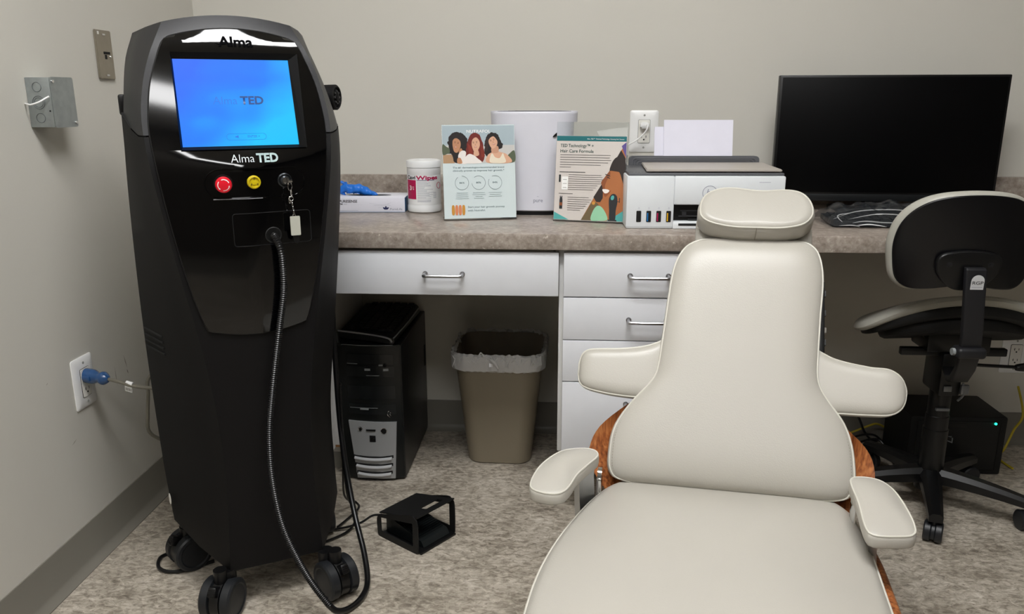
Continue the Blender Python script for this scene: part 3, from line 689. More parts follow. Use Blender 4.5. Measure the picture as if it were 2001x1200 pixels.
# white cord from outlet
wc=thing('white_charger_cord','thin white cord plugged into the outlet above the printer','cord',(1.338,-.008,.985))
b=BM(); box(b,-.013,.013,-.0055,.0055,-.0,.02,.002,mat=FB); prism(b,rrect(.020,.018,.004,0,0),.0,.018,FB,bev=.001); obj('plug',b,PLATE2,wc)
b=BM(); tube(b,[(.006,-.016,.002),(.008,-.028,.0),(.004,-.034,-.012),(-.006,-.034,-.026),(-.024,-.030,-.042),(-.045,-.026,-.054),(-.065,-.03,-.064),(-.085,-.04,-.09),(-.10,-.05,-.15),(-.10,-.05,-.208)],.0022,8); obj('cord',b,PLATE2,wc)
# ------------------------------------------------------------------ things on the worktop
Zc=CT+.0004
# glove box
gb=thing('glove_box','white box of blue gloves lying on the worktop beside the machine','glove box',(.541,-.196,Zc),R(3))
CARD=M('card_white','e0e0ea',.5)
b=BM(); box(b,-.124,.119,-.057,.062,0,.041,.001); bx=obj('carton',b,CARD,gb)
b=BM(); box(b,.1192,.1197,-.0555,.0605,.001,.040); box(b,-.1235,.1185,-.0575,-.0572,.0,.0008); obj('blue_end',b,M('carton_blue','2a5f8c',.5),gb)
FX=frame((0,-.0571,0),(1,0,0),(0,0,1))
DK=M('print_black','26262b',.5); GR=M('print_grey','8d90a0',.6); GRL=M('print_pale_grey','c3c4d0',.6)
text('lettering','PURESENSE',.0105,DK,FX@Matrix.Translation((-.0385,.030,0)),gb,width=.050,bold=.02)
text('lettering','PM',.006,DK,FX@Matrix.Translation((-.0595,.0225,0)),gb,width=.01,bold=.02)
text('lettering','PureLife',.008,GR,FX@Matrix.Translation((.0945,.0085,0)),gb,width=.034,bold=0)
b=Decal(FX); NV=M('logo_navy','2b2f57',.5)
for a,s in ((0,1),(52,.9),(-52,.9)): b.ell(.066+.0055*math.sin(R(a)),.0075+.005*math.cos(R(a)),.0026*s,.0052*s,NV,-a)
b.rect(-.0525,.0222,-.042,.0228,DK); b.rect(-.1,.0042,-.012,.0047,GR)
b.poly([(-.1,.0205),(0,.0202),(0,.0206),(-.1,.0208)],GRL)
for x0,y0,x1,y1 in ((.02,.025,.06,.018),(.03,.018,.075,.022),(.06,.018,.082,.027),(.045,.012,.08,.019)): b.poly([(x0,y0),(x1,y1),(x1,y1+.0005),(x0,y0+.0005)],GRL)
b.done('carton_print',gb)
b=Decal(Matrix.Translation((0,0,.041))); b.ell(.012,.0,.062,.020,M('slot_dark','1b2233',.7)); b.done('opening',gb)
GL=M('nitrile_blue','1b6fd0',.4,noise=.12,nscale=60)
b=BM()
def sheetblob(base,tops,w0):
    pass
pts=[(-.058,.0,.041),(-.066,-.002,.052),(-.056,-.004,.062),(-.040,-.004,.058),(-.020,-.002,.060),(.0,0,.052),(.02,0,.044),(.034,.002,.041)]
tube(b,[Vector(p) for p in pts],.008,10,rf=lambda t:.0105*(1-abs(2*t-1)**3)+.002)
tube(b,[(-.045,0,.05),(-.052,-.002,.066),(-.064,-.004,.077),(-.070,-.005,.080)],.005,8,rf=lambda t:.0085*(1-t)+.0012)
tube(b,[(-.03,.0,.05),(-.047,-.003,.062),(-.054,-.004,.078),(-.050,-.004,.070)],.004,8,rf=lambda t:.007*(1-t)+.0012)
tube(b,[(-.02,0,.045),(-.012,.004,.062),(.002,.006,.055),(.018,.004,.046)],.006,8,rf=lambda t:.008*(1-t)+.001)
bmesh.ops.subdivide_edges(b,edges=b.edges[:],cuts=1)
for v in b.verts: v.co+=Vector((math.sin(v.co.z*400+v.co.x*130),math.sin(v.co.x*300),math.sin(v.co.x*260+v.co.y*300)))*.0012
for v in b.verts: v.co.z=max(v.co.z,.0405)
props(obj('nitrile_glove',b,GL,None,angle=60),'blue nitrile glove pulled halfway out of the white box','glove').matrix_world=Matrix.Translation((.541,-.196,Zc))@Matrix.Rotation(R(3),4,'Z')
# wipes tub
tb=thing('wipes_tub','white round tub of disinfecting wipes with a magenta label','wipes tub',(.714,-.219,Zc))
TUBW=M('tub_white','e9eaea',.32)
b=BM(); lathe(b,[(0,0),(.043,0),(.047,.003),(.0475,.006),(.0475,.018),(.0462,.0205),(.0462,.105),(.047,.107),(.047,.121),(.0455,.123),(0,.123)],56); obj('canister',b,TUBW,tb)
b=BM(); lathe(b,[(.044,.122),(.0482,.124),(.0482,.138),(.0465,.1415),(.040,.1435),(.036,.1425),(.014,.1425),(.012,.144),(0,.144)],56); lid=obj('lid',b,TUBW,tb)
b=BM(); lathe(b,[(.0463,.0225),(.0466,.0225),(.0466,.103),(.0463,.103)],56); lb=obj('label_band',b,M('label_paper','eceded',.4),tb)
MAG=M('label_magenta','b3124f',.45)
def wrapdecal(x0,x1,z0,z1,m,name,d=.0002):
    b=BM(); n=max(2,int((x1-x0)/.003)); rr=.0466+d
    for i in range(n):
        a=[WA+(x0+(x1-x0)*k/n)/.0466 for k in (i,i+1)]
        b.faces.new([b.verts.new((rr*math.cos(t),rr*math.sin(t),z)) for t,z in ((a[0],z0),(a[1],z0),(a[1],z1),(a[0],z1))])
    return b
WA=R(-80)
b=wrapdecal(-.060,-.0235,.038,.0905,MAG,'x'); obj('magenta_block',b,MAG,lb,smooth=False,recalc=False)
I=Matrix.Identity(4)
text('lettering','Cavi',.0135,DK,I@Matrix.Translation((0,0,.097)),lb,width=.032,bold=.03,wrap=(.0468,WA-.0405/.0466))
text('lettering','Wipes',.0145,MAG,Matrix.Translation((0,0,.0965)),lb,width=.064,bold=.035,wrap=(.0468,WA+.0095/.0466))
text('lettering','3',.017,WPRINT,Matrix.Translation((0,0,.068)),lb,width=.008,bold=.03,wrap=(.0469,WA-.042/.0466))
text('lettering','MIN',.004,WPRINT,Matrix.Translation((0,0,.071)),lb,width=.006,bold=.02,wrap=(.0469,WA-.0325/.0466))
text('lettering','TB',.005,WPRINT,Matrix.Translation((0,0,.0655)),lb,width=.006,bold=.02,wrap=(.0469,WA-.0325/.0466))
b=BM()
random.seed(3)
def wl_(x0,x1,z,h=.0007,m=None):
    n=max(2,int((x1-x0)/.004)); rr=.04675
    for i in range(n):
        a=[WA+(x0+(x1-x0)*k/n)/.0466 for k in (i,i+1)]
        b.faces.new([b.verts.new((rr*math.cos(t),rr*math.sin(t),zz)) for t,zz in ((a[0],z),(a[1],z),(a[1],z+h),(a[0],z+h))])
for k in range(17): wl_(-.020,-.020+random.uniform(.02,.050),.0855-.0029*k)
for k in range(3): wl_(-.020,.018,.035-.002*k)
wl_(-.021,.03,.089,.0025); wl_(-.04,-.026,.082,.0009); wl_(-.04,-.028,.079,.0009); wl_(-.043,-.026,.046,.0012); 
for k in range(6): wl_(.026,.036,.056-.003*k)
obj('label_text',b,GR,lb,smooth=False,recalc=False)
b=BM(); P=[]; 
for k in range(20):
    t=2*math.pi*k/20; x=.047+.0085*math.cos(t); P.append(Vector((.0468*math.cos(WA+x/.0466),.0468*math.sin(WA+x/.0466),.0745+.0085*math.sin(t))))
tube(b,P,.0007,5,closed=True,raw=True); obj('warning_ring',b,MAG,lb)
# air purifier (rounded slab with dark vent top)
ap=thing('air_purifier','white rounded air purifier standing against the wall behind the two sign holders','air purifier',(1.021,-.215,Zc))
def rr3(w,d,z,k=2.6,n=56): return [(w*math.copysign(abs(math.cos(t))**(2/k),math.cos(t)),d*math.copysign(abs(math.sin(t))**(2/k),math.sin(t)),z) for t in (2*math.pi*i/n for i in range(n))]
AW=M('purifier_white','dfdfe8',.32)
b=BM(); loft(b,[rr3(.108,.07,.011),rr3(.1105,.072,.0135),rr3(.1175,.0765,.262),rr3(.1178,.0768,.266),rr3(.1180,.077,.272),rr3(.1170,.076,.2737),rr3(.1155,.0745,.2730),rr3(.1150,.074,.263)]); obj('casing',b,AW,ap)
b=BM(); loft(b,[rr3(.1152,.0742,.2685),rr3(.1152,.0742,.2705)])
for k in range(-5,6): 
    hw=.1*math.sqrt(max(0,1-(k/6)**2)); box(b,-hw,hw,k*.012-.0015,k*.012+.0015,.2705,.2735)
obj('vent_grille',b,M('grille_dark','343436',.5),ap)
b=BM(); loft(b,[rr3(.104,.066,0),rr3(.104,.066,.011)]); obj('foot',b,BLACK,ap)
text('lettering','pure',.0145,GR,frame((.014,-.0722,.040),(1,0,0),(0,-.02,1)),ap,width=.025,bold=.01)
b=Decal(frame((.014,-.0724,.040),(1,0,0),(0,-.02,1))); b.arc(-.0005,.0085,.0025,.0006,20,160,GR); b.done('accent_mark',ap)
b=BM(); prism(b,[(p.x,p.y) for p in cr_pts([(0,0,0),(.006,.008,0),(.016,.014,0),(.012,.004,0)],5,True)],0,.0008,frame((.052,-.0745,.208),(1,0,0),(0,0,1))); obj('dark_mark',b,BLACK,ap)
# clear acrylic leaning sign with poster 1
from mathutils import noise as NS
ACR=M('clear_acrylic','f4f8f8',.03,trans=1,ior=1.3,spec=.4)
SK=[M('sky_print','a9b9c0',.6),M('haze_print','c9c6c2',.6),M('skin_print_light','d9a98c',.6),M('skin_print_tan','c08a66',.6),M('hair_print_black','1d1514',.6),M('hair_print_red','6e1f16',.6),M('shirt_print','ece6e0',.6),M('tank_print','e8dcc6',.6),M('trees_print','56604a',.6),M('paper_mint','d3dfe0',.5),M('ink_slate','6b8084',.6),M('gold_print','c98f3a',.5),M('copper_print','d8865a',.5),M('lips_print','b0554c',.6),M('ground_print','b08d6a',.6),M('ink_pale','a3b3b6',.6)]
SKY,HAZE,SKL,SKT,HBK,HRD,SHT,TNK,TRE,MINT,INK,GOLD,COP,LIP,GND,INKP=SK
s1=thing('counter_sign','mint acrylic counter sign with a photo of three women above text','counter sign',(.889,-.381,Zc),R(13),'sign holders on the worktop')
LE=R(8); W1,H1=.1905,.243
F1=frame((0,0,.0022),(1,0,0),(0,math.sin(LE),math.cos(LE)))
b=BM(); box(b,-W1/2,W1/2,0,H1,-.0035,-.0018,.0004,mat=F1)
box(b,-W1/2,W1/2,.0,.055,-.0004,.0022,.0004)
obj('holder',b,ACR,s1)
b=BM(); box(b,-W1/2+.001,W1/2-.001,.003,H1-.001,-.0016,0,mat=F1); obj('insert_card',b,MINT,s1)
d=Decal(F1); yT=H1-.003; yM=H1-.098; xl,xr_=-W1/2+.002,W1/2-.002
d.rect(xl,yM,xr_,yT,SKY); d.rect(xl,yM,xr_,yM+.045,HAZE); d.rect(xl,yM,xl+.03,yM+.022,GND); d.blob([(xl,yM+.022),(xl+.012,yM+.024),(xl+.022,yM+.025),(xl+.02,yM+.036),(xl+.01,yM+.042),(xl,yM+.048)],TRE); d.blob([(xr_-.03,yM+.002),(xr_,yM+.002),(xr_,yM+.03),(xr_-.012,yM+.024)],TRE)
# woman left: black curly hair
def curly(pts,m,amp,fq,n=9):
    P=cr_pts([(a,b,0) for a,b in pts],n,True); c=sum(P,Vector())/len(P); out=[]
    for i,p in enumerate(P):
        v=(p-c).normalized(); q=p+v*amp*(1.3*NS.noise(Vector((p.x*fq,p.y*fq,3)))+.9*NS.noise(Vector((p.x*fq*3,p.y*fq*3,9)))); out.append((min(max(q.x,xl),xr_),min(max(q.y,yM),yT)))
    d.poly(out,m)
HB2=M('hair_print_soft','33221f',.6); HR2=M('hair_print_copper','8f3320',.6)
curly([(-.060,yM+.0),(-.070,yM+.02),(-.078,yM+.04),(-.079,yM+.060),(-.070,yM+.074),(-.054,yM+.079),(-.038,yM+.073),(-.027,yM+.052),(-.025,yM+.026),(-.032,yM+.0)],HBK,.0022,160)
d.blob([(-.064,yM+.030),(-.0675,yM+.046),(-.066,yM+.060),(-.059,yM+.067),(-.051,yM+.063),(-.0465,yM+.050),(-.049,yM+.037),(-.056,yM+.027)],SKT)
d.blob([(-.068,yM+.056),(-.066,yM+.067),(-.058,yM+.072),(-.048,yM+.066),(-.044,yM+.05),(-.049,yM+.058),(-.056,yM+.063),(-.063,yM+.062)],HBK)
for k in range(7): d.arc(-.036-.001*k,yM+.045-.006*k,.012+.002*k,.0006,-40+10*k,60+8*k,HB2,8)
d.blob([(-.052,yM+.027),(-.046,yM+.038),(-.041,yM+.028),(-.043,yM+.018)],SKT)
d.blob([(-.050,yM),(-.054,yM+.018),(-.048,yM+.029),(-.040,yM+.032),(-.033,yM+.026),(-.031,yM)],SHT)
d.blob([(-.056,yM),(-.056,yM+.012),(-.048,yM+.013),(-.044,yM)],SKT)
# woman middle: long red hair over her shoulder
curly([(-.032,yM+.004),(-.033,yM+.034),(-.027,yM+.060),(-.016,yM+.075),(-.002,yM+.075),(.007,yM+.062),(.013,yM+.038),(.015,yM+.016),(.008,yM+.002),(-.005,yM)],HRD,.0012,120)
d.blob([(-.013,yM+.030),(-.018,yM+.044),(-.0165,yM+.058),(-.008,yM+.065),(.001,yM+.060),(.003,yM+.045),(-.002,yM+.033),(-.008,yM+.027)],SKL)
d.blob([(-.020,yM+.052),(-.017,yM+.066),(-.006,yM+.071),(.003,yM+.063),(.005,yM+.050),(-.001,yM+.061),(-.009,yM+.066),(-.016,yM+.060)],HRD)
for k in range(6): d.poly([(-.028+.0015*k,yM+.05-.002*k),(-.027+.0015*k,yM+.05-.002*k),(-.024+.002*k,yM+.016),(-.025+.002*k,yM+.016)],HR2)
for k in range(5): d.poly([(.0045+.0018*k,yM+.05-.003*k),(.0052+.0018*k,yM+.05-.003*k),(.0075+.0016*k,yM+.014),(.0066+.0016*k,yM+.014)],HR2)
d.blob([(-.013,yM+.018),(-.012,yM+.032),(-.003,yM+.034),(.0,yM+.020)],SKL)
d.blob([(-.038,yM),(-.036,yM+.014),(-.026,yM+.023),(-.014,yM+.020),(-.004,yM+.012),(.006,yM)],SHT)
# woman right: dark windblown hair, cream tank
curly([(.018,yM+.020),(.014,yM+.046),(.021,yM+.066),(.036,yM+.078),(.050,yM+.072),(.058,yM+.055),(.064,yM+.044),(.056,yM+.034),(.046,yM+.03),(.030,yM+.018)],HBK,.0024,150)
d.blob([(.022,yM),(.022,yM+.018),(.032,yM+.026),(.044,yM+.030),(.060,yM+.026),(.074,yM+.02),(.084,yM)],SKL)
d.blob([(.034,yM+.026),(.034,yM+.040),(.050,yM+.042),(.050,yM+.026)],M('neck_print','c8967a',.6))
d.blob([(.031,yM+.040),(.026,yM+.052),(.028,yM+.064),(.036,yM+.070),(.046,yM+.063),(.049,yM+.050),(.044,yM+.040),(.037,yM+.036)],SKL)
d.blob([(.026,yM+.058),(.030,yM+.070),(.042,yM+.074),(.051,yM+.062),(.053,yM+.048),(.046,yM+.060),(.039,yM+.067),(.031,yM+.064)],HBK)
d.blob([(.016,yM+.034),(.018,yM+.055),(.026,yM+.064),(.025,yM+.046),(.022,yM+.030)],HB2)
d.blob([(.030,yM),(.030,yM+.018),(.035,yM+.024),(.042,yM+.014),(.054,yM+.012),(.062,yM+.024),(.066,yM+.016),(.068,yM)],TNK)
DKI=M('face_ink','4a2a22',.6)
for cx,cy,rot,up in ((-.058,yM+.048,-12,1),(-.009,yM+.048,6,1),(.037,yM+.054,20,1)):
    c_,s_=math.cos(R(rot)),math.sin(R(rot))
    T_=lambda x,y:(cx+x*c_-y*s_,cy+x*s_+y*c_)
    for ex_ in (-.0042,.0042): q=T_(ex_,.003); d.ell(q[0],q[1],.0017,.0007,DKI,rot,10); q=T_(ex_,.0058); d.ell(q[0],q[1],.0024,.0005,DKI,rot,8)
    q=T_(.0003,-.0015); d.ell(q[0],q[1],.0009,.0022,M('nose_shade_print','b57f62',.6),rot,8)
    q=T_(0,-.0075); d.ell(q[0],q[1],.0036,.0013,LIP,rot,10); q=T_(0,-.0071); d.ell(q[0],q[1],.0026,.0005,SHT,rot,8)
for k,(cx,a0) in enumerate(((-.0465,125),(-.003,185),(.040,150))):
    d.arc(cx,.0945,.0172,.0008,a0-360+(0),a0-360+325-(20 if k==1 else 0),INK,30)
random.seed(5)
for cx in (-.0465,-.003,.040):
    for k in range(4 if cx<0.03 else 3): w_=random.uniform(.009,.018); d.rect(cx-w_,.0685-.0048*k,cx+w_,.0695-.0048*k,INKP)
for k,(x,m_) in enumerate(((-.071,GOLD),(-.062,COP),(-.053,COP),(-.044,GOLD))): d.blob([(x-.0036,.016),(x,.0115),(x+.0036,.016),(x+.0036,.034),(x,.038),(x-.0036,.034)],m_,3)
d.done('printed_sheet',s1,label='printed poster with a photo of three women')
def tx(par,fr,s,x,y,size,m,width=None,bold=0,align='CENTER'): return text('lettering',s,size,m,fr@Matrix.Translation((x,y,.0002)),par,width=width,bold=bold,align=align)
tx(s1,F1,'NUTRAFOL',0,H1-.018,.0105,M('ink_white','f3f3f0',.6),.062,.01)
tx(s1,F1,'The #1 dermatologist-recommended brand',-.002,.1335,.0062,INK,.134,.01)
tx(s1,F1,'clinically proven to improve hair growth.*',-.002,.1255,.0062,INK,.134,.01)
for s_,x in (('86%',-.0465),('80%',-.003),('84%',.040)): tx(s1,F1,s_,x,.0945,.006,INK,.013,.015)
tx(s1,F1,'Start your hair growth journey',.0155,.032,.0065,INK,.097,.01); tx(s1,F1,'with Nutrafol.',-.010,.023,.0065,INK,.046,.01)
# sign 2
s2=thing('counter_sign','clear acrylic counter sign holding a sheet with a teal header and a smiling man','counter sign',(1.166,-.405,Zc),R(-13),'sign holders on the worktop')
W2,H2_=.182,.25; PHt=.215
F2=frame((0,0,.0022),(1,0,0),(0,math.sin(LE),math.cos(LE)))
b=BM(); box(b,-W2/2,W2/2,0,H2_,-.0035,-.0018,.0004,mat=F2); box(b,-W2/2,W2/2,0,.055,-.0004,.0022,.0004); box(b,W2/2-.0004,W2/2+.0012,0,H2_,-.012,-.001,mat=F2); obj('holder',b,ACR,s2)
PAP=M('paper_warm','cfc8c2',.5); TEAL=M('ink_teal','14686e',.5); TEAL2=M('ink_teal_light','4fa8a4',.5); BRN=M('skin_print_brown','a9683c',.6); BRN2=M('skin_print_deep','8a4d2a',.6); HB=M('hair_print_brown','2c2320',.6); OLV=M('jacket_print','6b5a3e',.6); GRN=M('shirt_print_green','93c9a4',.6); PUR=M('ink_purple','5a4c8c',.6); INKD=M('ink_grey','5f5a58',.6)
b=BM(); box(b,-W2/2+.001,W2/2-.001,.002,PHt,-.0016,0,mat=F2); obj('insert_card',b,PAP,s2)
d=Decal(F2); a_,c_=-W2/2+.0015,W2/2-.0015
d.rect(a_,PHt-.013,c_,PHt-.0005,TEAL)
D0=(-.018,.003); D1=(c_-.010,PHt-.030)
d.poly([D0,(c_,.003),(c_,PHt-.022),(c_-.004,PHt-.022),D1],BRN)
d.poly([(c_-.012,PHt-.024),(c_,PHt-.014),(c_,PHt-.052)],PUR)
d.poly([(c_-.013,PHt-.034),(c_,PHt-.055),(c_,PHt-.09),(.050,PHt-.085)],HB); d.blob([(.050,PHt-.085),(.058,PHt-.06),(.072,PHt-.05),(c_,PHt-.06),(c_,PHt-.12),(c_-.006,PHt-.11),(c_-.014,PHt-.09),(.064,PHt-.083)],HB)
d.poly([(.030,.092),(.036,.1),(.036,.06),(.030,.05),(.020,.05),(.012,.062)],HB)
d.blob([(.030,.100),(.038,.112),(.050,.128),(.052,.118),(.044,.104),(.040,.088),(.044,.082),(.050,.078),(.056,.080),(.050,.070),(.042,.064),(.036,.074),(.034,.088)],BRN2)
d.blob([(.034,.082),(.044,.083),(.052,.080),(.048,.074),(.040,.073)],SHT); d.ell(.048,.112,.0055,.0012,HB,-25,10); d.ell(.046,.118,.008,.0012,HB,-20,10)
d.poly([D0,(-.008,.020),(.010,.052),(.022,.048),(.034,.034),(.032,.003)],OLV); d.ell(.013,.047,.0042,.0042,GOLD)
d.blob([(.008,.004),(.012,.026),(.022,.040),(.034,.038),(.046,.022),(.050,.006),(.03,.003)],GRN)
d.poly([(a_,.003),(a_,.022),(-.050,.003)],TEAL2); d.poly([(.048,.003),(c_,.003),(c_,.030),(.070,.016)],TEAL2)
BK=M('ink_charcoal','26292c',.5)
d.blob([(.056,.006),(.054,.03),(.052,.056),(.056,.068),(.064,.072),(.072,.066),(.074,.05),(.071,.03),(.070,.006)],BK); d.ell(.061,.062,.0042,.006,TEAL2,-15); d.rect(.0725,.052,.079,.0535,BK); d.rect(.078,.050,.080,.062,BK); d.rect(.052,.003,.074,.007,BK)
random.seed(11)
for k in range(5): d.rect(-.079,.1665-.0062*k,-.079+[.130,.128,.132,.124,.106][k],.1678-.0062*k,INKD)
d.rect(-.079,.1355,-.05,.1367,INKD); d.rect(-.079,.123,-.012,.1245,BK)
for k in range(8): d.rect(-.055,.1165-.0053*k,min(.034,-.055+[.085,.088,.09,.084,.086,.076,.072,.066][k]),.1176-.0053*k,INKD)
d.rect(-.079,.0685,-.042,.0697,INKD)
for k in range(7): d.rect(-.055,.0595-.0054*k,-.055+[.055,.062,.058,.052,.048,.044,.034][k],.0606-.0054*k,INKD)
d.rect(-.080,.098,-.075,.114,BK); d.ell(-.0775,.115,.003,.002,BK); d.rect(-.072,.079,-.056,.112,M('ink_white','f3f3f0',.6)); 
for z_ in (.104,.094,.084): d.rect(-.069,z_,-.059,z_+.001,INKD)
d.rect(-.076,.030,-.068,.054,BK); d.ell(-.072,.056,.0035,.004,BK); d.rect(-.0755,.038,-.0685,.046,BRN2); d.ell(-.074,.0605,.0012,.003,BK); d.ell(-.070,.0605,.0012,.003,BK)
d.done('printed_sheet',s2,label='printed sheet with teal header and a smiling man')
tx(s2,F2,'TED Technology\u2122 +',-.0365,.190,.0112,M('ink_green_dark','2f4a45',.5),.086,.012); tx(s2,F2,'Hair Care Formula',-.0365,.1765,.0112,M('ink_green_dark','2f4a45',.5),.086,.012)
tx(s2,F2,'Alma TED\u2122  Patented Technology: Growing Hair Science',.036,PHt-.0075,.0042,M('ink_white','f3f3f0',.6),.094,.0)
# printer
pr=thing('printer','white ink tank printer with paper standing in its rear tray','printer',(1.449,-.36,Zc),R(1.5))
PWt=M('printer_white','dfe3e6',.36); PGR=M('printer_grey','5b5c60',.45); PTOP=M('printer_lid_beige','b3aca4',.42)
hw=.197
b=BM(); hr=.181; box(b,-hw,-.082,-.135,.10,.0,.127,.004); box(b,-.083,hr,-.135,.10,.058,.127,.004); box(b,-.083,hr,-.12,.10,0,.058,.003); box(b,-.083,hr,-.137,-.118,0,.018,.002); box(b,.12,hr,-.135,.1,0,.06,.003); prb=obj('body',b,PWt,pr)
b=BM(); box(b,-hw+.001,hr-.001,-.1355,.098,.0045,.0052); box(b,-.0835,-.0825,-.1356,-.1,.0,.058); obj('seam_line',b,M('seam_grey','a9adb0',.6),pr)
b=BM(); box(b,-hw+.004,hr-.003,-.128,.10,.127,.1335,.002); obj('scanner_bed',b,PGR,pr,label='dark grey top with control panel')
b=BM(); 
t=[(-.150,-.122),(.172,-.122),(.175,-.119),(.183,.096),(-.137,.096)]
prism(b,t,.136,.1415,bev=.0015); obj('scanner_lid',b,PTOP,pr,label='beige flat scanner lid')
b=BM(); prism(b,rrect(.345,.034,.010,.003,.140)[:12]+[(-.1695,.127),(.1755,.127)],-.0,.02,frame((0,.118,0),(1,0,0),(0,.02,1))); rt=obj('rear_tray',b,PGR,pr)
b=BM(); 
for k in range(3): tube(b,[(-.160+.006*k,.0978,.128),(-.160+.006*k,.0978,.147-.004*k),(-.154+.006*k,.0978,.1525-.004*k),(.160-.006*k,.0978,.1525-.004*k),(.166-.006*k,.0978,.147-.004*k),(.166-.006*k,.0978,.128)],.0006,5,smooth=1)
obj('tray_ribs',b,M('rib_grey','77787c',.4),pr)
b=BM(); box(b,-.0815,.119,-.1212,-.1203,.019,.057); obj('output_slot',b,BLACK,pr)
b=BM(); box(b,-.064,.10,-.122,-.119,.041,.044); box(b,-.068,.11,-.126,-.119,.028,.031); box(b,-.045,.1,-.128,-.122,.021,.023); box(b,-.06,-.05,-.126,-.119,.03,.04); box(b,-.0,.01,-.126,-.119,.03,.04);obj('slot_rollers',b,M('roller_grey','2c2c2e',.4),pr)
b=BM(); box(b,-.070,.10,-.1385,-.1365,.008,.0135,.001); obj('tray_grip',b,DARKSLOT,pr)
for k,(cx,m_) in enumerate(((-.166,'1a1a1a'),(-.142,'1673b8'),(-.118,'b01d50'),(-.094,'d9a412'))):
    b=BM(); prism(b,rrect(.0115,.027,.002,cx,.030),.0,.0012,frame((0,-.135,0),(1,0,0),(0,0,1))); w_=obj('ink_window',b,BLACK2,pr)
    b=BM(); box(b,cx-.004,cx-.0012,-.1366,-.1362,.0185,.0385,.0); obj('ink_level',b,M('ink_level_%d'%k,m_,.4),w_)
b=Decal(frame((0,-.1352,0),(1,0,0),(0,0,1)))
for cx in (-.166,-.142,-.118,-.094): b.rect(cx-.0025,.048,cx+.0025,.0488,GRL); b.rect(cx-.001,.050,cx+.001,.052,GRL)
b.arc(.002,.087,.0165,.0012,0,360,GR); b.rect(.118,.112,.145,.1135,GRL)
b.done('panel_marks',pr)
text('lettering','hp',.022,GR,frame((.002,-.1354,.088),(1,0,0),(0,0,1)),pr,width=.019,bold=.0,shear=.3)
b=Decal(Matrix.Translation((0,0,.1337))); b.rect(-.178,-.088,-.158,-.086,M('icon_grey','8f9094',.5)); 
for k in range(3): b.rect(-.180+.008*k,-.112,-.176+.008*k,-.108,M('icon_grey','8f9094',.5))
b.done('control_icons',pr)
SH=M('paper_white','e2e1ee',.6)
ps=thing('paper_stack','white paper standing upright in the rear tray of the printer','paper',(1.449,-.36,Zc),R(1.5))
b=BM(); box(b,-.089,.094,.0,.003,.0,.123,mat=Matrix.Translation((0.012,.108,.129))@Matrix.Rotation(R(-9),4,'X')); obj('front_sheets',b,SH,ps)
b=BM(); box(b,-.09,.0,.0,.003,.0,.105,mat=Matrix.Translation((-.011,.113,.129))@Matrix.Rotation(R(-9),4,'X')); obj('rear_sheets',b,SH,ps)
# monitor
mo=thing('monitor','large black flat monitor standing on the worktop against the wall','monitor',(1.984,-.15,Zc),R(-2.0))
b=BM(); box(b,-.298,.298,-.012,.014,.028,.366,.003); obj('housing',b,BLACK,mo)
b=BM(); box(b,-.291,.291,-.0131,-.0118,.052,.360,.0004); obj('display',b,M('screen_off','030304',.45,spec=.15),mo,label='switched-off black display')
b=BM(); box(b,-.298,.298,-.0138,-.0118,.028,.047,.0005); obj('chin',b,M('chin_grey','141618',.4),mo)
b=BM(); prism(b,rrect(.24,.19,.02,0,.0),0,.007,bev=.001); box(b,-.035,.035,.013,.04,.005,.18,.004); obj('stand',b,BLACK,mo)
b=BM(); box(b,-.15,.15,.014,.045,.10,.30,.012); obj('back_housing',b,BLACK,mo)
# keyboard wrapped in plastic
pk=thing('packaged_keyboard','black keyboard in crinkled clear plastic lying under the monitor','keyboard',(1.985,-.405,Zc),R(-1))
b=BM(); box(b,-.22,.235,-.055,.06,.004,.018,.003,mat=Matrix.Rotation(R(1.5),4,'X')); pkk=obj('keyboard_body',b,M('kb_grey','232527',.45),pk)
b=BM()
for r_ in range(5):
    for k in range(20): box(b,-.208+.0215*k,-.19+.0215*k,-.045+.0195*r_,-.029+.0195*r_,.0185,.0225,.001,1)
obj('keys',b,M('key_black','17181a',.5),pk).matrix_parent_inverse=Matrix.Rotation(R(1.5),4,'X')
# crinkled film: a closed wrinkled bag
film=M('clear_film','33373c',.12,spec=1,coat=1,alpha=.32)
random.seed(9)
t=bmesh.new(); NX,NY=90,26; V=[]
from mathutils import noise as NS
for side_ in (0,1):
    rows=[]
    for i in range(NX+1):
        row=[]
        for j in range(NY+1):
            x=-.235+.49*i/NX; y=-.075+.155*j/NY; ex_=min(1,min(i,NX-i)/6)*min(1,min(j,NY-j)/4)
            h=(.012+.025*ex_**.5 + (x+.24)*.045*ex_) if side_ else .0008
            n_=NS.noise(Vector((x*9,y*22,1)))+.7*NS.noise(Vector((x*40,y*30,4)))+.5*abs(NS.noise(Vector((x*22+y*60,y*70,8))))
            z=h+(.015*n_*ex_ if side_ else 0); z=max(z,.0235*ex_ if side_ else .0005)
            if ex_==0: z=.006+.003*NS.noise(Vector((x*50,y*50,0))) if True else z
            row.append(t.verts.new((x+.004*NS.noise(Vector((y*60,x*9,2)))*(1-ex_),y,z)))
        rows.append(row)
    for p,q in zip(rows,rows[1:]):
        for j in range(NY): t.faces.new((p[j],q[j],q[j+1],p[j+1]))
    if not side_: t.free(); t=bmesh.new()
b=BM(); merge(b,t); obj('plastic_film',b,film,pk,angle=25,recalc=False,label='crinkled clear plastic film')
GLN=M('film_fold','e8eaec',.15,spec=.8)  # near-white tubes stand in for highlights along the film creases
b=BM()
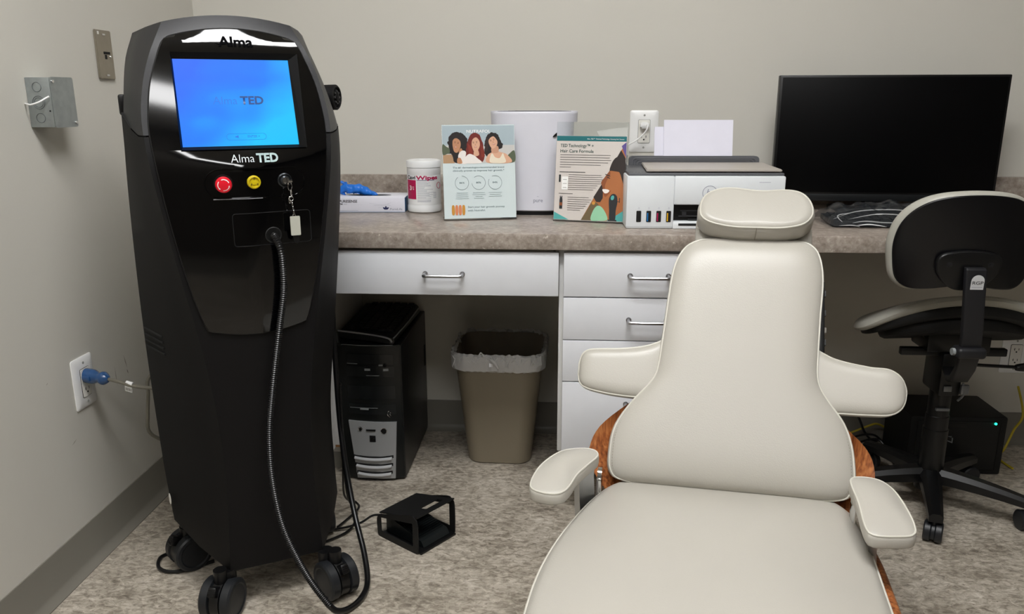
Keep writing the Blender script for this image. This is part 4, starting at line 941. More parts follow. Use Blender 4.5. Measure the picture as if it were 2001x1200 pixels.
for P in ([(-.22,-.05,.02),(-.16,-.03,.036),(-.08,-.02,.04),(.0,-.04,.038)],[(-.18,-.072,.014),(-.15,-.07,.018),(-.10,-.07,.015),(-.05,-.072,.017)],[(-.03,-.07,.02),(.02,-.068,.022),(.05,-.07,.019)],[(.1,-.02,.05),(.14,-.015,.055),(.17,-.02,.052)],[(.12,-.01,.052),(.125,-.02,.046),(.13,-.035,.044)],[(.16,-.03,.05),(.17,-.02,.058)],[(-.21,-.066,.006),(-.18,-.07,.008),(-.16,-.068,.004)],[(-.02,-.076,.003),(.05,-.077,.004),(.1,-.076,.003)],[(.02,-.06,.032),(.06,-.058,.034),(.1,-.06,.03)],[(-.19,-.068,.022),(-.12,-.06,.034),(-.04,-.058,.031),(.03,-.066,.026)],[(-.2,-.06,.014),(-.21,-.05,.028),(-.18,-.04,.034)],[(.06,-.066,.030),(.10,-.055,.042),(.18,-.05,.044),(.22,-.055,.041)],[(.065,-.068,.028),(.14,-.066,.027),(.21,-.064,.024)],[(.0,-.03,.042),(.05,-.028,.040),(.055,-.022,.050)],[(-.17,-.074,.008),(-.14,-.074,.011),(-.1,-.076,.006)],[(.09,-.075,.004),(.10,-.073,.013)]):
    tube(b,P,.0011,6,smooth=6,rf=lambda t:.0012*(1-abs(2*t-1)**2)+.0002)
obj('fold_highlights',b,GLN,pk)
# ------------------------------------------------------------------ knee space
pct=thing('computer_tower','black desktop computer tower with silver front grille standing under the worktop','computer',(.571,-.37,0),R(-.5))
TG=M('tower_black','0d1010',.32,noise=.05); TS_=M('tower_side','111213',.38)
b=BM(); box(b,-.085,.091,.006,.40,.006,.405,.003); 
obj('case',b,TS_,pct)
b=BM(); P=[(x,-.012*(1-(x/.089)**2)) for x in [-.089+.178*k/12 for k in range(13)]]
t=[(x,y) for x,y in P]+[(.089,.008),(-.089,.008)]
prism(b,t,.006,.407,bev=.002); fp=obj('front_bezel',b,TG,pct)
b=BM()
def fx(x): return -.012*(1-(x/.089)**2)
def strip(b,x0,x1,z0,z1,d,n=8):
    ps=[(x0+(x1-x0)*k/n) for k in range(n+1)]
    prism(b,[(x,fx(x)-d) for x in ps]+[(x,fx(x)+.001) for x in ps[::-1]],z0,z1)
strip(b,-.060,.070,.352,.382,.0015); strip(b,-.062,.072,.316,.347,.0015); strip(b,-.062,.072,.25,.29,.001); strip(b,-.062,.072,.204,.236,.001); obj('drive_bay',b,M('bay_black','151819',.25),fp)
b=BM(); strip(b,.03,.045,.349,.353,.003,3); strip(b,-.06,-.03,.3535,.355,.003,3); strip(b,-.01,.006,.335,.341,.0025,3); strip(b,.042,.056,.334,.341,.0025,3); strip(b,-.006,.03,.320,.3215,.0025,3); strip(b,-.058,.022,.2235,.2245,.002,6); strip(b,-.028,-.004,.219,.2225,.003,3); obj('drive_marks',b,M('mark_grey','8a8e8e',.4),fp)
b=BM(); cyl(b,(.047,fx(.047)-.003,.351),.005,.006,'y',20); obj('power_button',b,CHROME,fp)
SLV=M('silver_plastic','a6a8a9',.32,metal=.35)
b=BM(); Q=[(-.064,.185),(.073,.182),(.064,.012),(-.045,.012)]
n=12; rings=[]
for d in (.0,.006):
    rg=[]
    for k in range(n+1):
        f=k/n; x=-.064+f*.137; rg.append((x,fx(x)-d,.185-.003*f))
    for k in range(n+1):
        f=1-k/n; x=-.045+f*.109; rg.append((x,fx(x)-d,.010))
    rings.append(rg)
loft(b,rings); sg=obj('silver_panel',b,SLV,fp,label='silver lower front panel',angle=25)
b=BM(); 
for x_,r_,z_ in ((-.030,.0065,.162),(.037,.008,.158)): cyl(b,(x_,fx(x_)-.006,z_),r_,.002,'y',24)
strip(b,-.013,.014,.157,.162,.008,4); strip(b,-.004,.013,.124,.143,.007,3); obj('ports',b,BLACK,sg)
b=BM(); 
for x_,r_,z_ in ((-.030,.0052,.162),): tube(b,[Vector((x_+r_*math.cos(t_),fx(x_)-.0075,z_+r_*math.sin(t_))) for t_ in (2*math.pi*k/20 for k in range(20))],.001,5,closed=True,raw=True)
for x_,r_,z_ in ((.037,.0085,.158),): tube(b,[Vector((x_+r_*math.cos(t_),fx(x_)-.0075,z_+r_*math.sin(t_))) for t_ in (2*math.pi*k/20 for k in range(20))],.001,5,closed=True,raw=True)
strip(b,-.001,.010,.134,.137,.009,2);strip(b,-.012,.013,.1585,.1605,.0095,4); obj('port_rings',b,CHROME,sg)
for k,(xa,xb,z_) in enumerate(((-.055,.061,.075),(-.050,.059,.051),(-.046,.057,.027))):
    b=BM(); n=14; 
    rings=[]
    for i in range(n+1):
        x=xa+(xb-xa)*i/n; dz=-.004*(1-(2*i/n-1)**2)
        rings.append([(x,fx(x)-.0055,z_+dz+.008),(x,fx(x)-.0064,z_+dz+.007),(x,fx(x)-.0064,z_+dz-.001)])
    loft(b,rings,closed=False); obj('grille_slot',b,DARKSLOT,sg,recalc=False)
    b=BM(); rings=[]
    for i in range(n+1):
        x=xa+.004+(xb-xa-.008)*i/n; dz=-.004*(1-(2*i/n-1)**2); y=fx(x)-.006
        rings.append([(x,y,z_+dz+.003),(x,y-.0065,z_+dz-.001),(x,y-.006,z_+dz-.004),(x,y,z_+dz-.005)])
    loft(b,rings); obj('grille_bar',b,M('silver_bright','d0d2d4',.25,metal=.4),sg)
b=BM(); tube(b,[Vector((.056+.008*math.cos(R(a)),fx(.056)-.0025,.207+.0095*math.sin(R(a)))) for a in range(110,290,15)],.0011,5,raw=True); tube(b,[Vector((.059+.004*math.cos(R(a)),fx(.056)-.0025,.207+.005*math.sin(R(a)))) for a in range(110,290,20)],.001,5,raw=True); obj('round_emblem',b,CHROME,fp)
b=BM(); box(b,.0905,.0925,.34,.352,.23,.30,.001); obj('side_grip',b,DARKSLOT,pct)
b=BM(); tube(b,[(-.075,fx(-.075)-.0005,.4055)]+[(x,fx(x)-.0005,.4075) for x in [-.07+.14*k/8 for k in range(9)]],.0008,5,smooth=2); obj('top_edge_trim',b,M('mark_grey','8a8e8e',.4),fp)
# old keyboard lying on the tower
ok=thing('keyboard','black keyboard with silver edge lying lengthwise on top of the computer tower','keyboard',(.562,-.178,.4085),R(-1))
b=BM(); out=[(-.082,-.152),(-.03,-.168),(.03,-.186),(.078,-.208),(.088,-.203),(.094,.13),(.080,.165),(-.02,.175),(-.088,.17)]
prism(b,out,.004,.022,bev=.003); obj('keyboard_body',b,M('kb_dark','141414',.4),ok)
b=BM(); tube(b,[(-.083,-.150,.024),(-.03,-.167,.024),(.03,-.187,.0235),(.074,-.208,.022),(.084,-.212,.012)],.0026,8); tube(b,[(.088,-.203,.022),(.092,-.10,.022),(.094,.0,.022),(.094,.12,.022)],.0018,8); obj('silver_edge',b,M('silver_trim','b0b2b4',.3,metal=.5),ok)
b=BM()
for r_ in range(15):
    for k in range(6):
        x=-.062+.0235*k; y=-.130+.0195*r_-.02*max(0,k-1)*.35*(1-r_/15)
        box(b,x,x+.019,y,y+.0155,.022,.029,.0018,1)
obj('keys',b,M('key_black','17181a',.5),ok)
# waste bin
wb=thing('waste_bin','taupe plastic waste bin with clear liner under the worktop between tower and drawer cabinet','waste bin',(.922,-.150,0),R(-1))
TAU=M('taupe_plastic','857b69',.42,noise=.04,nscale=9)
def rr4(w,d,z,r=.05,n=8):
    return [(x,y,z) for x,y in rrect(w,d,min(r,w/2-.001,d/2-.001),0,0,n)]
hB=.345
b=BM(); rings=[rr4(.178,.19,.0,.04),rr4(.19,.2,.003,.045)]+[rr4(.19+.07*f,.2+.06*f,.003+(hB-.003)*f,.045+.008*f) for f in (.2,.4,.6,.8,.93)]+[rr4(.266,.266,hB-.012,.053),rr4(.266,.266,hB,.053),rr4(.255,.255,hB,.05),rr4(.183,.193,.01,.04)]
loft(b,rings); obj('bin_body',b,TAU,wb)
b=BM(); rings=[]
random.seed(4)
def liner(f,w,d,z,amp):
    q0=[Vector(p) for p in rr4(w,d,z,.053,6)]; per=sum((q0[i]-q0[i-1]).length for i in range(len(q0)))
    base=[tuple(p) for p in resample(q0,per/180.0001,True)][:180]; out=[]
    N_=len(base)
    for i,(x,y,zz) in enumerate(base):
        a=math.atan2(y,x); n1=1.2*NS.noise(Vector((math.cos(a)*5,math.sin(a)*5,f*2)))+1.2*NS.noise(Vector((x*90+z*60,y*90,z*90+5)))+.8*NS.noise(Vector((math.cos(a)*16,math.sin(a)*16,f*3)))+.6*NS.noise(Vector((math.cos(a)*40,math.sin(a)*40,f)))
        q=Vector((x,y,0)).normalized()*amp*n1; out.append((x+q.x,y+q.y,zz+amp*1.2*n1))
    return out
front=lambda: 0
for f,(w_,d_,z_,am) in enumerate(((.262,.262,hB-.045,.0025),(.275,.275,hB-.040,.003),(.276,.276,hB-.028,.0035),(.277,.277,hB-.012,.0035),(.276,.276,hB+.003,.0035),(.268,.268,hB+.009,.004),(.255,.255,hB+.004,.004),(.244,.244,hB-.03,.003),(.215,.222,hB-.12,.008),(.19,.20,.10,.01),(.1,.1,.03,.005))):
    rings.append(liner(f,w_,d_,z_,am))
b=BM(); loft(b,rings[6:],cap=False); obj('liner_inside',b,M('liner_thin','dcdcdc',.2,spec=.8,alpha=.12),wb,angle=20,recalc=True)
b=BM(); loft(b,rings[:7],cap=False)
LIN=M('liner_film','f0f0f0',.2,spec=1,alpha=.62)
obj('liner',b,LIN,wb,angle=20,recalc=True,label='clear plastic bin liner')
b=BM()
random.seed(8)
for k in range(26):
    x=-.125+.0098*k+random.uniform(-.003,.003); z0=hB+random.uniform(-.002,.008); dz=random.uniform(.01,.03); dx=random.uniform(-.018,.018)
    tube(b,[(x,-.1385,z0),(x+dx*.5,-.1412,z0-dz*.5),(x+dx,-.1395,z0-dz)],.001,5,smooth=4,rf=lambda t:.0013*(1-abs(2*t-1)**2)+.0002)
tube(b,[(-.052,-.136,hB+.002),(-.045,-.137,hB+.016),(-.036,-.138,hB+.004)],.002,6); tube(b,[(-.02,-.141,hB-.002),(-.006,-.144,hB-.010),(.006,-.142,hB-.03)],.0045,8,rf=lambda t:.005*(1-abs(2*t-1)**2)+.001)
obj('liner_folds',b,M('liner_fold','ececec',.2,spec=.9,alpha=.75),wb)
# low black box with green light
up=thing('battery_backup','low black electronic box with a green light on the floor behind the stool','electronic box',(2.246,-.155,0),R(0))
b=BM(); box(b,-.135,.135,-.08,.10,.0,.178,.006); obj('case',b,BLACK2,up)
b=BM(); box(b,-.115,.115,-.0815,-.0795,.015,.165,.002); box(b,-.06,.02,-.083,-.081,.145,.160,.001); obj('front_panel',b,M('panel_soft_black','0d0e0f',.5),up)
b=BM(); cyl(b,(.100,-.0825,.160),.0035,.003,'y',16); obj('green_light',b,M('led_green','20e0a0',.3,em='1fe0a0',ems=4),up,label='glowing green light')
b=BM(); ringplate(b,[(-.075,.058),(-.045,.046),(-.045,.030),(-.075,.042)],[(-.072,.0555),(-.048,.0465),(-.048,.0345),(-.072,.0435)],0,.0004,frame((.033,-.0818,.067),(1,0,0),(0,0,1))); box(b,-.038,-.016,-.0822,-.0818,.117,.1185); obj('paper_label',b,M('label_grey','8f9396',.5),up)
YEL2=M('yellow_cable','b9a52a',.45)
cb=BM(); tube(cb,[(1.99,-.05,.03),(2.03,-.055,.052),(2.066,-.06,.072),(2.092,-.05,.074),(2.125,-.035,.056),(2.15,-.035,.030),(2.20,-.035,.008),(2.35,-.035,.004)],.0035,8); props(obj('yellow_cable',cb,YEL2),'yellow network cable looping on the floor right of the cream chair','cable','yellow cables')
cb=BM(); tube(cb,[(2.51,-.03,.20),(2.497,-.10,.135),(2.478,-.1,.085),(2.455,-.11,.03),(2.43,-.13,.006),(2.435,-.2,.005)],.0035,8); props(obj('yellow_cable',cb,YEL2),'yellow network cable hanging down at the right edge behind the stool','cable','yellow cables')
cb=BM()
for P in ([(2.0,-.03,.16),(2.03,-.065,.098),(2.05,-.075,.053),(2.075,-.08,.03),(2.098,-.075,.034),(2.102,-.04,.012)],[(1.97,-.1,.02),(2.02,-.085,.045),(2.07,-.085,.052),(2.098,-.09,.03),(2.1,-.12,.006)],[(1.96,-.12,.01),(2.03,-.11,.04),(2.08,-.105,.045),(2.1,-.13,.02)],[(2.07,-.13,.006),(2.09,-.15,.02),(2.1,-.19,.006)]): tube(cb,P,.0036,8)
props(obj('black_cable_bundle',cb,RUBBER),'tangle of black cables on the floor under the worktop left of the stool','cable',kind='stuff')
cb=thing('power_adapter','black power adapter brick on the floor among the cables','power adapter',(1.885,-.15,0),R(-12))
b=BM(); box(b,-.095,.095,-.03,.03,0,.045,.006); obj('brick',b,BLACK,cb)
b=BM(); box(b,-.05,.02,-.0305,-.03,.012,.032); obj('label_patch',b,M('mark_grey2','4a4c4e',.5),cb)
# ------------------------------------------------------------------ cream reclining chair
ch=thing('recliner_chair','cream leather reclining lounge chair with walnut shell and headrest','chair',(1.4069,-1.0771,0),R(-8.5))
TB=R(31); FBk=frame((0,0,.36),(1,0,0),(0,math.sin(TB),math.cos(TB)))
lo=[(-.002,-.17),(.004,-.200),(.012,-.210),(.025,-.2155),(.045,-.2165),(.085,-.2135),(.115,-.203),(.153,-.178),(.185,-.151),(.205,-.138),(.223,-.1335),(.264,-.129),(.36,-.121),(.415,-.1155),(.445,-.108),(.470,-.095),(.485,-.078),(.494,-.055),(.499,-.015)]
hi=[(-.002,.19),(.004,.218),(.012,.226),(.025,.232),(.055,.2335),(.103,.228),(.14,.2145),(.172,.192),(.199,.1745),(.224,.168),(.263,.1685),(.345,.1725),(.405,.1765),(.439,.1752),(.470,.168),(.485,.158),(.495,.142),(.4995,.11)]
b=BM(); pipe=cushion(b,(-.002,.4995),lo,hi,.034,FBk,pu=.32,pn=.75,rows=90,seg=48,endp=10,tmin=.2)
bk=obj('back_cushion',b,LEATHER,ch,angle=60)
def pipeobj(P,par,r=.0021,closed=True,name='piping',mat_=None):
    b=BM(); P=resample([Vector(p) for p in P],.006,closed); tube(b,P,r,8,closed=closed,raw=True); return obj(name,b,mat_ or PIPING,par)
pipeobj(pipe,bk)
def inset_loop(P,d,Nv):
    c=sum(P,Vector())/len(P); out=[]
    n=len(P)
    for i in range(n):
        t=(P[(i+1)%n]-P[i-1]); 
        s=t.cross(Nv); 
        if s.length<1e-9: s=(c-P[i])
        s.normalize()
        out.append(P[i]+s*d)
    return out
Nb=Vector((0,-math.cos(TB),math.sin(TB)))
def stitches(P,par,d,mid,lift=0):
    P=resample([Vector(p) for p in P],.0055,True); b=BM(); c=sum(P,Vector())/len(P)
    for i in range(len(P)):
        p,q=P[i],P[(i+1)%len(P)]; t=(q-p).normalized(); s=t.cross(Nb).normalized()*d
        if s.dot(c-p)<0 and mid: s=s
        a=p+s+Nb*lift; tube(b,[a,a+(q-p)*.55],.0004,4,raw=True)
    obj('stitching',b,STITCH,par)
stitches(pipe,bk,.0055,0,.0045)
# wings
def wing(sgn):
    b=BM()
    if sgn<0:
        lo_=[(-.285,.197),(-.281,.182),(-.270,.172),(-.24,.165),(-.2,.161),(-.15,.160),(-.11,.160)]; hi_=[(-.285,.222),(-.281,.238),(-.270,.249),(-.24,.254),(-.2,.258),(-.15,.269),(-.11,.29)]; rng=(-.285,-.11)
        no=lambda u:.012+.012*((-.11-u)/.175)
    else:
        lo_=[(.12,.155),(.17,.156),(.2,.157),(.26,.158),(.292,.161),(.309,.172),(.318,.188),(.321,.204)]; hi_=[(.12,.31),(.17,.277),(.2,.262),(.26,.250),(.29,.248),(.306,.240),(.316,.228),(.321,.214)]; rng=(.12,.321)
        no=lambda u:.012+.012*((u-.12)/.2)
    m=FBk@SWAP@Matrix.Diagonal((1,1,1,1))
    pp=cushion(b,rng,lo_,hi_,.021,m,pu=.4,pn=.7,rows=44,seg=36,endp=8,noff=lambda u:no(u)-.022,tmin=.35,theta=24)
    o=obj('side_wing',b,LEATHER,ch,angle=60); k=len(pp)//2
    P=(pp[:k][::-1]+pp[k:][::-1]) if 0 else pp
    pipeobj(P,o)
wing(-1); wing(1)
# headrest
EL=R(46); TH=Vector((0,math.sin(TB),math.cos(TB)))
FH=frame((.0425,0,.36),(1,0,0),(0,math.sin(TB),math.cos(TB)))
hc=FBk@Vector((.0425,.548,.035))
FHd=frame(hc,(1,0,0),(0,math.sin(EL),math.cos(EL)))
kid=[(-.112,-.012),(-.110,.018),(-.098,.040),(-.072,.054),(-.045,.057),(-.01,.054),(.02,.052),(.055,.054),(.085,.050),(.104,.034),(.113,.008),(.110,-.016),(.092,-.036),(.055,-.047),(.01,-.050),(-.04,-.049),(-.082,-.040),(-.104,-.028)]
b=BM()
e=pad(b,kid,.062,.001,.018,FHd@Matrix.Translation((0,0,-.052)),bot=1.1)
hd=obj('headrest',b,LEATHER,ch,angle=60); pipeobj(e,hd,.0018)
b=BM(); P=[FHd@Vector((.001,y_,z_)) for y_,z_ in ((-.046,.004),(-.0505,-.002),(-.0512,-.018),(-.048,-.034),(-.04,-.044))]; tube(b,P,.0009,6,smooth=4); obj('centre_seam',b,STITCH,hd)
b=BM(); n0=len(e)
Z_=FHd.to_3x3()@Vector((0,0,1))
es=resample([Vector(p)-Z_*.006 for p in e],.0045,True)
cc_=sum(es,Vector())/len(es)
for i in range(0,len(es),1):
    p=es[i]+(es[i]-cc_).normalized()*.0022; q=es[(i+1)%len(es)]+(es[(i+1)%len(es)]-cc_).normalized()*.0022
    tube(b,[p,p.lerp(q,.55)],.00045,4,raw=True)
obj('stitching',b,STITCH,hd)
b=BM(); cushion(b,(.44,.565),[(.44,-.072),(.52,-.071),(.55,-.069),(.565,-.06)],[(.44,.157),(.52,.158),(.55,.155),(.565,.145)],.014,FBk@Matrix.Translation((0,0,-.02)),pu=.25,pn=.6,rows=16); obj('headrest_support',b,LEATHER,ch)
# stitch line beside the back piping
# seat cushion
so=[(-.200,.012),(-.150,.03),(.0,.034),(.13,.034),(.195,.022),(.222,-.01),(.233,-.06),(.237,-.12),(.236,-.20),(.234,-.30),(.232,-.40),(.224,-.50),(.19,-.575),(.08,-.60),(-.04,-.605),(-.18,-.59),(-.262,-.545),(-.290,-.47),(-.296,-.38),(-.292,-.29),(-.278,-.20),(-.255,-.11),(-.230,-.04)]
sagf=lambda x,y:-.006*max(0,y+.1)+.0
b=BM(); e=pad(b,so,.072,.030,.030,Matrix.Translation((0,0,.288)),bot=.6)
st=obj('seat_cushion',b,LEATHER,ch,angle=70); P=resample([Vector((p.x,p.y,p.z-.006)) for p in e],.01,True); pipeobj([p+(p-Vector((-.03,-.28,.33))).normalized()*.004 for p in P],st,.0022)
b=BM()
def offs(P,d,cx=-.03,cy=-.28):
    out=[]
    for x,y in P:
        v=Vector((x-cx,y-cy)); out.append((x+v.x/v.length*d,y+v.y/v.length*d))
    return out
sh=[(x+(.022 if x>.2 else 0),y) for x,y in so]
pad(b,offs(sh,.004),.05,0,.01,Matrix.Translation((.0,0,.262)),bot=1.6); obj('seat_shell',b,WOOD,ch)
# plywood back shell: bent panel wrapping slightly forward at its edges
b=BM()
lo2=[(-.02,-.215),(.01,-.240),(.037,-.2535),(.072,-.251),(.100,-.238),(.125,-.215),(.148,-.188),(.175,-.155),(.21,-.13),(.40,-.10),(.47,-.06)]
hi2=[(-.02,.235),(.01,.259),(.044,.2695),(.079,.266),(.105,.252),(.131,.226),(.155,.2),(.18,.178),(.21,.16),(.40,.16),(.47,.12)]
rows=44; V=[]
for side_ in (0,1):
    Vr=[]
    for i in range(rows+1):
        vv=-.02+.49*i/rows; a,c_=sinterp(lo2,vv),sinterp(hi2,vv); row=[]
        for k in range(25):
            f=k/24; u=a+(c_-a)*f; w_=abs(2*f-1); n_=-.050+.036*w_**5*(1 if vv<.2 else .3)-(.009 if side_ else 0)
            row.append(b.verts.new(FBk@Vector((u,vv,n_))))
        Vr.append(row)
    for p,q in zip(Vr,Vr[1:]):
        for k in range(24): b.faces.new((p[k],p[k+1],q[k+1],q[k]))
    V.append(Vr)
A_,B_=V
bd=lambda g:[g[0][k] for k in range(25)]+[g[i][24] for i in range(1,rows+1)]+[g[rows][k] for k in range(23,-1,-1)]+[g[i][0] for i in range(rows-1,0,-1)]
p,q=bd(A_),bd(B_)
for i in range(len(p)): b.faces.new((p[i],p[(i+1)%len(p)],q[(i+1)%len(p)],q[i]))
obj('back_shell',b,WOOD,ch,angle=40)
# black slide bracket behind the back
b=BM(); box(b,.165,.186,.24,.43,-.055,-.035,.002,mat=FBk)
for v_ in (.27,.30,.36,.40): box(b,.183,.189,v_,v_+.012,-.05,-.04,mat=FBk)
br=obj('back_bracket',b,BLACK,ch); b=BM(); box(b,.1855,.1895,.325,.335,-.05,-.038,mat=FBk); obj('bracket_bolt',b,CHROME,br)
# armrests
AL_=[(-.331,-.178),(-.326,-.12),(-.300,-.068),(-.272,-.048),(-.238,-.044),(-.224,-.064),(-.238,-.10),(-.253,-.135),(-.264,-.172),(-.278,-.190),(-.305,-.192)]
AR_=[(.203,-.072),(.222,-.058),(.250,-.062),(.268,-.086),(.279,-.13),(.283,-.178),(.277,-.202),(.25,-.210),(.216,-.212),(.206,-.196),(.204,-.14)]
for nm,Pn,s in (('L',AL_,-1),('R',AR_,1)):
    b=BM(); sag=lambda x,y:-.004*(y/.08)**2
    e=pad(b,Pn,.024,.008,.009,Matrix.Translation((0,0,.420)),sag=sag,bot=.4)
    ar=obj('armrest',b,LEATHER,ch,angle=60); pipeobj(e,ar,.0018)
    es=resample([Vector(p)-Vector((0,0,.005)) for p in e],.0045,True); cc_=sum(es,Vector())/len(es); b=BM()
    for i in range(len(es)):
        p=es[i]+(es[i]-cc_).normalized()*.0018; q=es[(i+1)%len(es)]+(es[(i+1)%len(es)]-cc_).normalized()*.0018; tube(b,[p,p.lerp(q,.55)],.0004,4,raw=True)
    obj('stitching',b,STITCH,ar)
    # cast arm: flange under pad, curved upright web, foot against the shell
    b=BM()
    if s<0:
        web=[((-.262,-.105),(-.238,-.055),.421),((-.262,-.092),(-.238,-.052),.41),((-.262,-.080),(-.239,-.048),.39),((-.261,-.078),(-.238,-.040),.35),((-.258,-.080),(-.235,-.035),.31),((-.255,-.080),(-.232,-.033),.285)]
    else:
        web=[((.216,-.175),(.232,-.085),.421),((.222,-.168),(.234,-.09),.41),((.228,-.160),(.238,-.10),.39),((.232,-.155),(.241,-.105),.35),((.236,-.155),(.243,-.11),.31),((.238,-.155),(.244,-.11),.28)]
    rings=[]
    for (ax,ay),(bx_,by),z_ in web:
        d=Vector((bx_-ax,by-ay,0)); n_=Vector((-d.y,d.x,0)).normalized()*.0035
        A0=Vector((ax,ay,z_)); B0=Vector((bx_,by,z_)); rings.append([A0-n_*1.8,A0+n_*1.8,A0+n_*1.2+d*.15,B0+n_*1.2-d*.15,B0+n_*1.8,B0-n_*1.8,B0-n_*1.2-d*.15,A0-n_*1.2+d*.15])
    loft(b,rings); obj('arm_bracket',b,ALUM,ar,label='cast aluminium arm bracket')
    if s<0:
        b=BM(); cyl(b,(-.226,-.012,.372),.018,.008,mat=Matrix.Identity(4),ax='x'); box(b,-.231,-.222,-.035,-.002,.28,.375,.003); obj('hinge',b,CHROME,ar)
    else:
        b=BM(); box(b,.214,.220,-.075,-.045,.29,.42,.003); obj('hinge',b,CHROME,ar)
# swivel pedestal
b=BM(); lathe(b,[(0,.03),(.045,.03),(.04,.06),(.03,.09),(.03,.23),(.11,.255),(.11,.27),(0,.27)],32,Matrix.Translation((-.02,-.28,0))); pdn=obj('pedestal',b,ALUM,ch)
for k in range(4):
    a=R(45+90*k); d=Vector((math.cos(a),math.sin(a),0)); c0=Vector((-.02,-.28,.04)); b=BM()
    tube(b,[c0,c0+d*.1+Vector((0,0,.002)),c0+d*.22+Vector((0,0,-.022))],.014,10,rf=lambda t:.018-.006*t); cyl(b,tuple(c0+d*.215+Vector((0,0,-.034))),.014,.012,'z',18); obj('leg',b,ALUM,pdn)
# ------------------------------------------------------------------ stool
sl=thing('saddle_stool','black and grey swivel stool with padded backrest, turned towards the worktop','stool',(2.088,-.43,0))
b=BM(); lathe(b,[(0,.05),(.034,.055),(.034,.10),(.031,.102),(.031,.225),(.0285,.226),(.0285,.262),(.0265,.264),(.0265,.33),(0,.33)],36); cl=obj('column',b,BLACK,sl)
for k,a in enumerate((-108,-29,40,108,180)):
    d=Vector((math.cos(R(a)),math.sin(R(a)),0)); L_=.212 if k==0 else .25; b=BM()
    rings=[]; s_=Vector((-d.y,d.x,0))
    for f in (0,.15,.4,.7,.95,1.0):
        c0=d*(.02+L_*.9*f)+Vector((0,0,.098-.028*f**1.5)); w_=.026-.010*f; h_=.019-.008*f
        rings.append([c0+s_*(w_*x_)+Vector((0,0,h_*z_)) for x_,z_ in ((-1,-1),(-1,.3),(-.55,1),(.55,1),(1,.3),(1,-1))])
    loft(b,rings); lg=obj('leg',b,BLACK,sl,angle=40)
    c0=d*(L_-.02); b=BM(); cyl(b,(c0.x,c0.y,.055),.008,.04,'z',14); Fc=Matrix.Translation((c0.x,c0.y,.026))@Matrix.Rotation(R(a+(80 if k==0 else 30*k)),4,'Z')@AX['x']
    for s in (-1,1): lathe(b,[(0,-.009),(.022,-.009),(.026,-.006),(.026,.006),(.022,.009),(0,.009)],26,Fc@Matrix.Translation((0,0,s*.0125)))
    lathe(b,[(0,-.006),(.022,-.006),(.022,.006),(0,.006)],20,Fc); obj('caster',b,WHEEL,lg)
# mechanism
b=BM(); box(b,-.125,.135,-.03,-.012,.432,.452,.003); box(b,-.03,.025,-.05,.05,.33,.445,.008); box(b,-.07,.085,-.045,.055,.445,.50,.006)
prism(b,[(-.10,.0),(.0,.0),(.0,-.055),(-.05,-.045)],-.03,.03,frame((.0,.0,.505),(1,0,0),(0,0,1)))
mech=obj('seat_mechanism',b,BLACK,sl)
b=BM(); box(b,-.02,.0,-.055,-.05,.345,.36,.001); obj('steel_fitting',b,M('steel_fitting','77797c',.35,metal=.7),mech)
b=BM(); box(b,.02,.04,-.06,-.05,.34,.365,.002); tube(b,[(.025,-.055,.37),(.028,-.058,.34),(.02,-.05,.32)],.003,6); obj('steel_fitting',b,M('steel_fitting','77797c',.35,metal=.7),mech)
b=BM(); box(b,-.022,.012,-.036,-.028,.285,.292,.001)
obj('steel_fitting',b,M('steel_fitting','77797c',.35,metal=.7),mech)
b=BM(); tube(b,[(.02,-.02,.41),(.08,-.02,.406),(.185,-.02,.402)],.0045,8); tube(b,[(.165,-.02,.402),(.175,-.02,.402),(.215,-.02,.405),(.25,-.01,.41)],.01,10,rf=lambda t:.007+.009*t); obj('lever',b,BLACK,mech)
# seat
def rot_seat(b): xf(b,b.verts,Matrix.Translation((0,-.15,.58))@Matrix.Rotation(R(-20),4,'X')@Matrix.Translation((0,.15,-.58+.028)))
seat=[(-.225,-.03),(-.215,-.09),(-.16,-.135),(-.08,-.155),(.0,-.16),(.08,-.155),(.16,-.135),(.215,-.09),(.225,-.03),(.20,.07),(.13,.15),(0,.17),(-.13,.15),(-.20,.07)]
sd=lambda x,y:-.050*(x/.225)**2-.01*(x/.225)**4+.0
b=BM(); pad(b,seat,.024,.006,.0115,Matrix.Translation((-.02,.0,.566)),sag=sd,bot=1.0); rot_seat(b); obj('seat',b,GREYPAD,sl,label='grey padded saddle seat',angle=60)
seatu=[(x*.93,y*.93) for x,y in seat]
b=BM(); pad(b,seatu,.03,-.0,.008,Matrix.Translation((-.018,.0,.540)),sag=lambda x,y:-.045*(x/.225)**2,bot=1.2); 
pad(b,[(x*.75,y*.75) for x,y in seat],.04,-.0,.012,Matrix.Translation((-.015,.0,.505)),sag=lambda x,y:-.02*(x/.225)**2,bot=1.2); rot_seat(b); obj('seat_pan',b,BLACK2,sl)
# backrest: kidney shell, seen from behind
FK=frame((-.106,-.27,.757),(-1,0,0),(0,-.10,1))   # z points to -? (x cross y) ; sitter side
kb=[(-.150,-.045),(-.153,.0),(-.143,.048),(-.115,.088),(-.07,.112),(.0,.120),(.07,.112),(.115,.088),(.143,.048),(.153,.0),(.150,-.045),(.140,-.088),(.115,-.108),(.075,-.106),(.03,-.097),(0,-.096),(-.03,-.097),(-.075,-.106),(-.115,-.108),(-.140,-.088)]
kb=[(x*1.03,y*(.97 if y>0 else 1.0)) for x,y in kb]
zx=FK.to_3x3()@Vector((0,0,1))
cv=lambda x,y:-.0+.042*(x/.153)**2
b=BM(); pad(b,kb,.030,.004,.012,FK@Matrix.Translation((0,0,.0)),sag=cv,bot=.9); brp=obj('backrest',b,GREYPAD,sl,angle=60,label='grey padded backrest')
kb2=[(x*.962,y*.95) for x,y in kb]
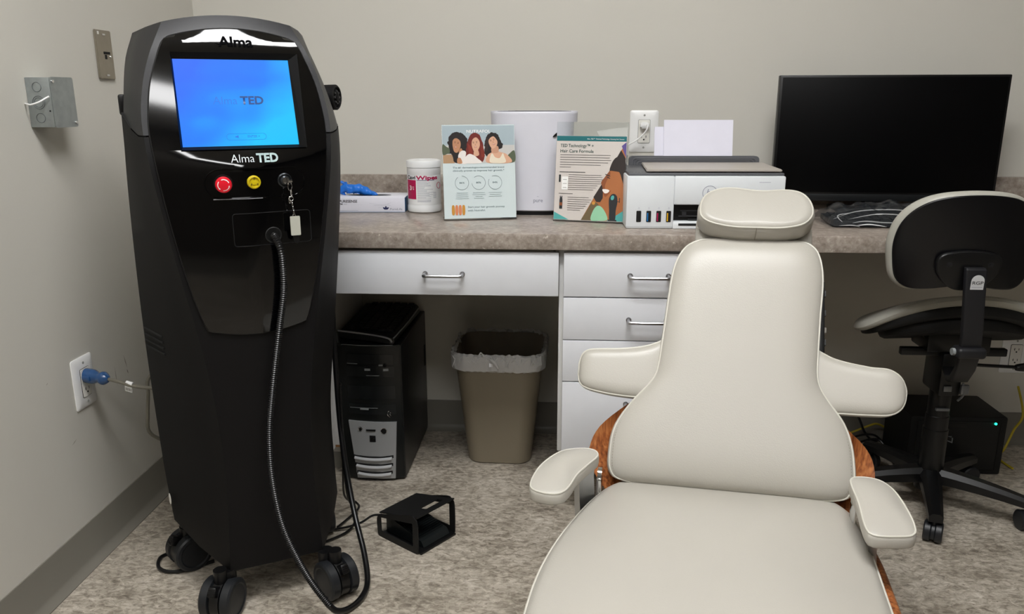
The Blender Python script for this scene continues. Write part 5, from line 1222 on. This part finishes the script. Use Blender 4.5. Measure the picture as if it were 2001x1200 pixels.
b=BM(); pad(b,kb2,.006,.003,.003,FK@Matrix.Translation((0,0,.003))@Matrix.Diagonal((1,1,-1,1)),sag=lambda x,y:-cv(x,y),bot=.8); obj('backrest_shell',b,M('shell_black','060609',.3,noise=.05),sl,angle=60)
b=BM(); pl_=[(-.068,.0),(-.060,.020),(-.03,.028),(0,.030),(.03,.028),(.060,.020),(.068,.0),(.060,-.028),(.03,-.055),(0,-.06),(-.03,-.055),(-.060,-.028)]
FKb=FK@Matrix.Translation((.008,-.037,-.004))@Matrix.Rotation(R(180),4,'Y')
pad(b,[(x,y) for x,y in pl_],.012,.003,.005,FKb,bot=.5); mpz=obj('mount_plate',b,BLACK,sl)
b=BM()
for s in (-1,1): cyl(b,(s*.043,.0,.0125),.006,.003,'z',18,mat=FKb); cyl(b,(s*.043,.0,.014),.003,.0035,'z',6,mat=FKb)
obj('bolt',b,M('bolt_dark','2d2d30',.25,metal=.6),mpz)
# post
FPz=frame((-.076,-.232,.60),(1,0,0),(-.11,-.05,1)); 
b=BM(); P=rrect(.044,.015,.004); rings=[]
for (cx,cy,cz,sx_,rt) in ((-.106,-.290,.714,.92,0),(-.106,-.294,.710,1,0),(-.103,-.296,.66,1,0),(-.094,-.292,.57,1,0),(-.088,-.284,.52,1,0),(-.080,-.258,.475,.98,0),(-.066,-.21,.435,.9,0),(-.048,-.15,.415,.85,0),(-.02,-.07,.408,.8,0)):
    ny=0 if cz>.5 else min(1,(.5-cz)/.09)
    rings.append([Vector((cx+p[0]*sx_,cy+p[1]*(1-.0*ny),cz+(-p[1])*0+ (p[1]*1.0*ny))) for p in P])
loft(b,rings); po=obj('back_post',b,BLACKUP,sl,angle=40)
b=BM(); box(b,-.122,-.060,-.306,-.268,.512,.537,.008,3); obj('clamp_collar',b,BLACKUP,po)
b=BM(); cyl(b,(-.125,-.287,.525),.008,.006,'x',18); obj('clamp_knob',b,M('mark_grey','8a8e8e',.4),po)
FB2=frame((-.0825,-.2375,.686),(1,0,.0),(0.08,-.05,1))@Matrix.Translation((0,0,0))
FB2=frame((-.1035,-.3045,.684),(1,0,0),(-.06,-.06,1))
b=BM(); o_=[(-.0135,-.015),(.0135,-.015),(.0135,.004)]+[(.0135*math.cos(R(a)),.004+.013*math.sin(R(a))) for a in range(15,180,15)]+[(-.0135,.004)]
prism(b,o_,.0,.0006,FB2); bd_=obj('badge',b,M('badge_silver','c9cacc',.3,metal=.2),po,label='silver badge with letters RGP')
text('lettering','RGP',.0105,DK,FB2@Matrix.Translation((0,-.0005,.0008)),bd_,width=.0225,bold=.0)
b=Decal(FB2@Matrix.Translation((0,0,.0006))); b.rect(-.011,-.0105,.011,-.0095,GR); b.done('small_print',bd_)
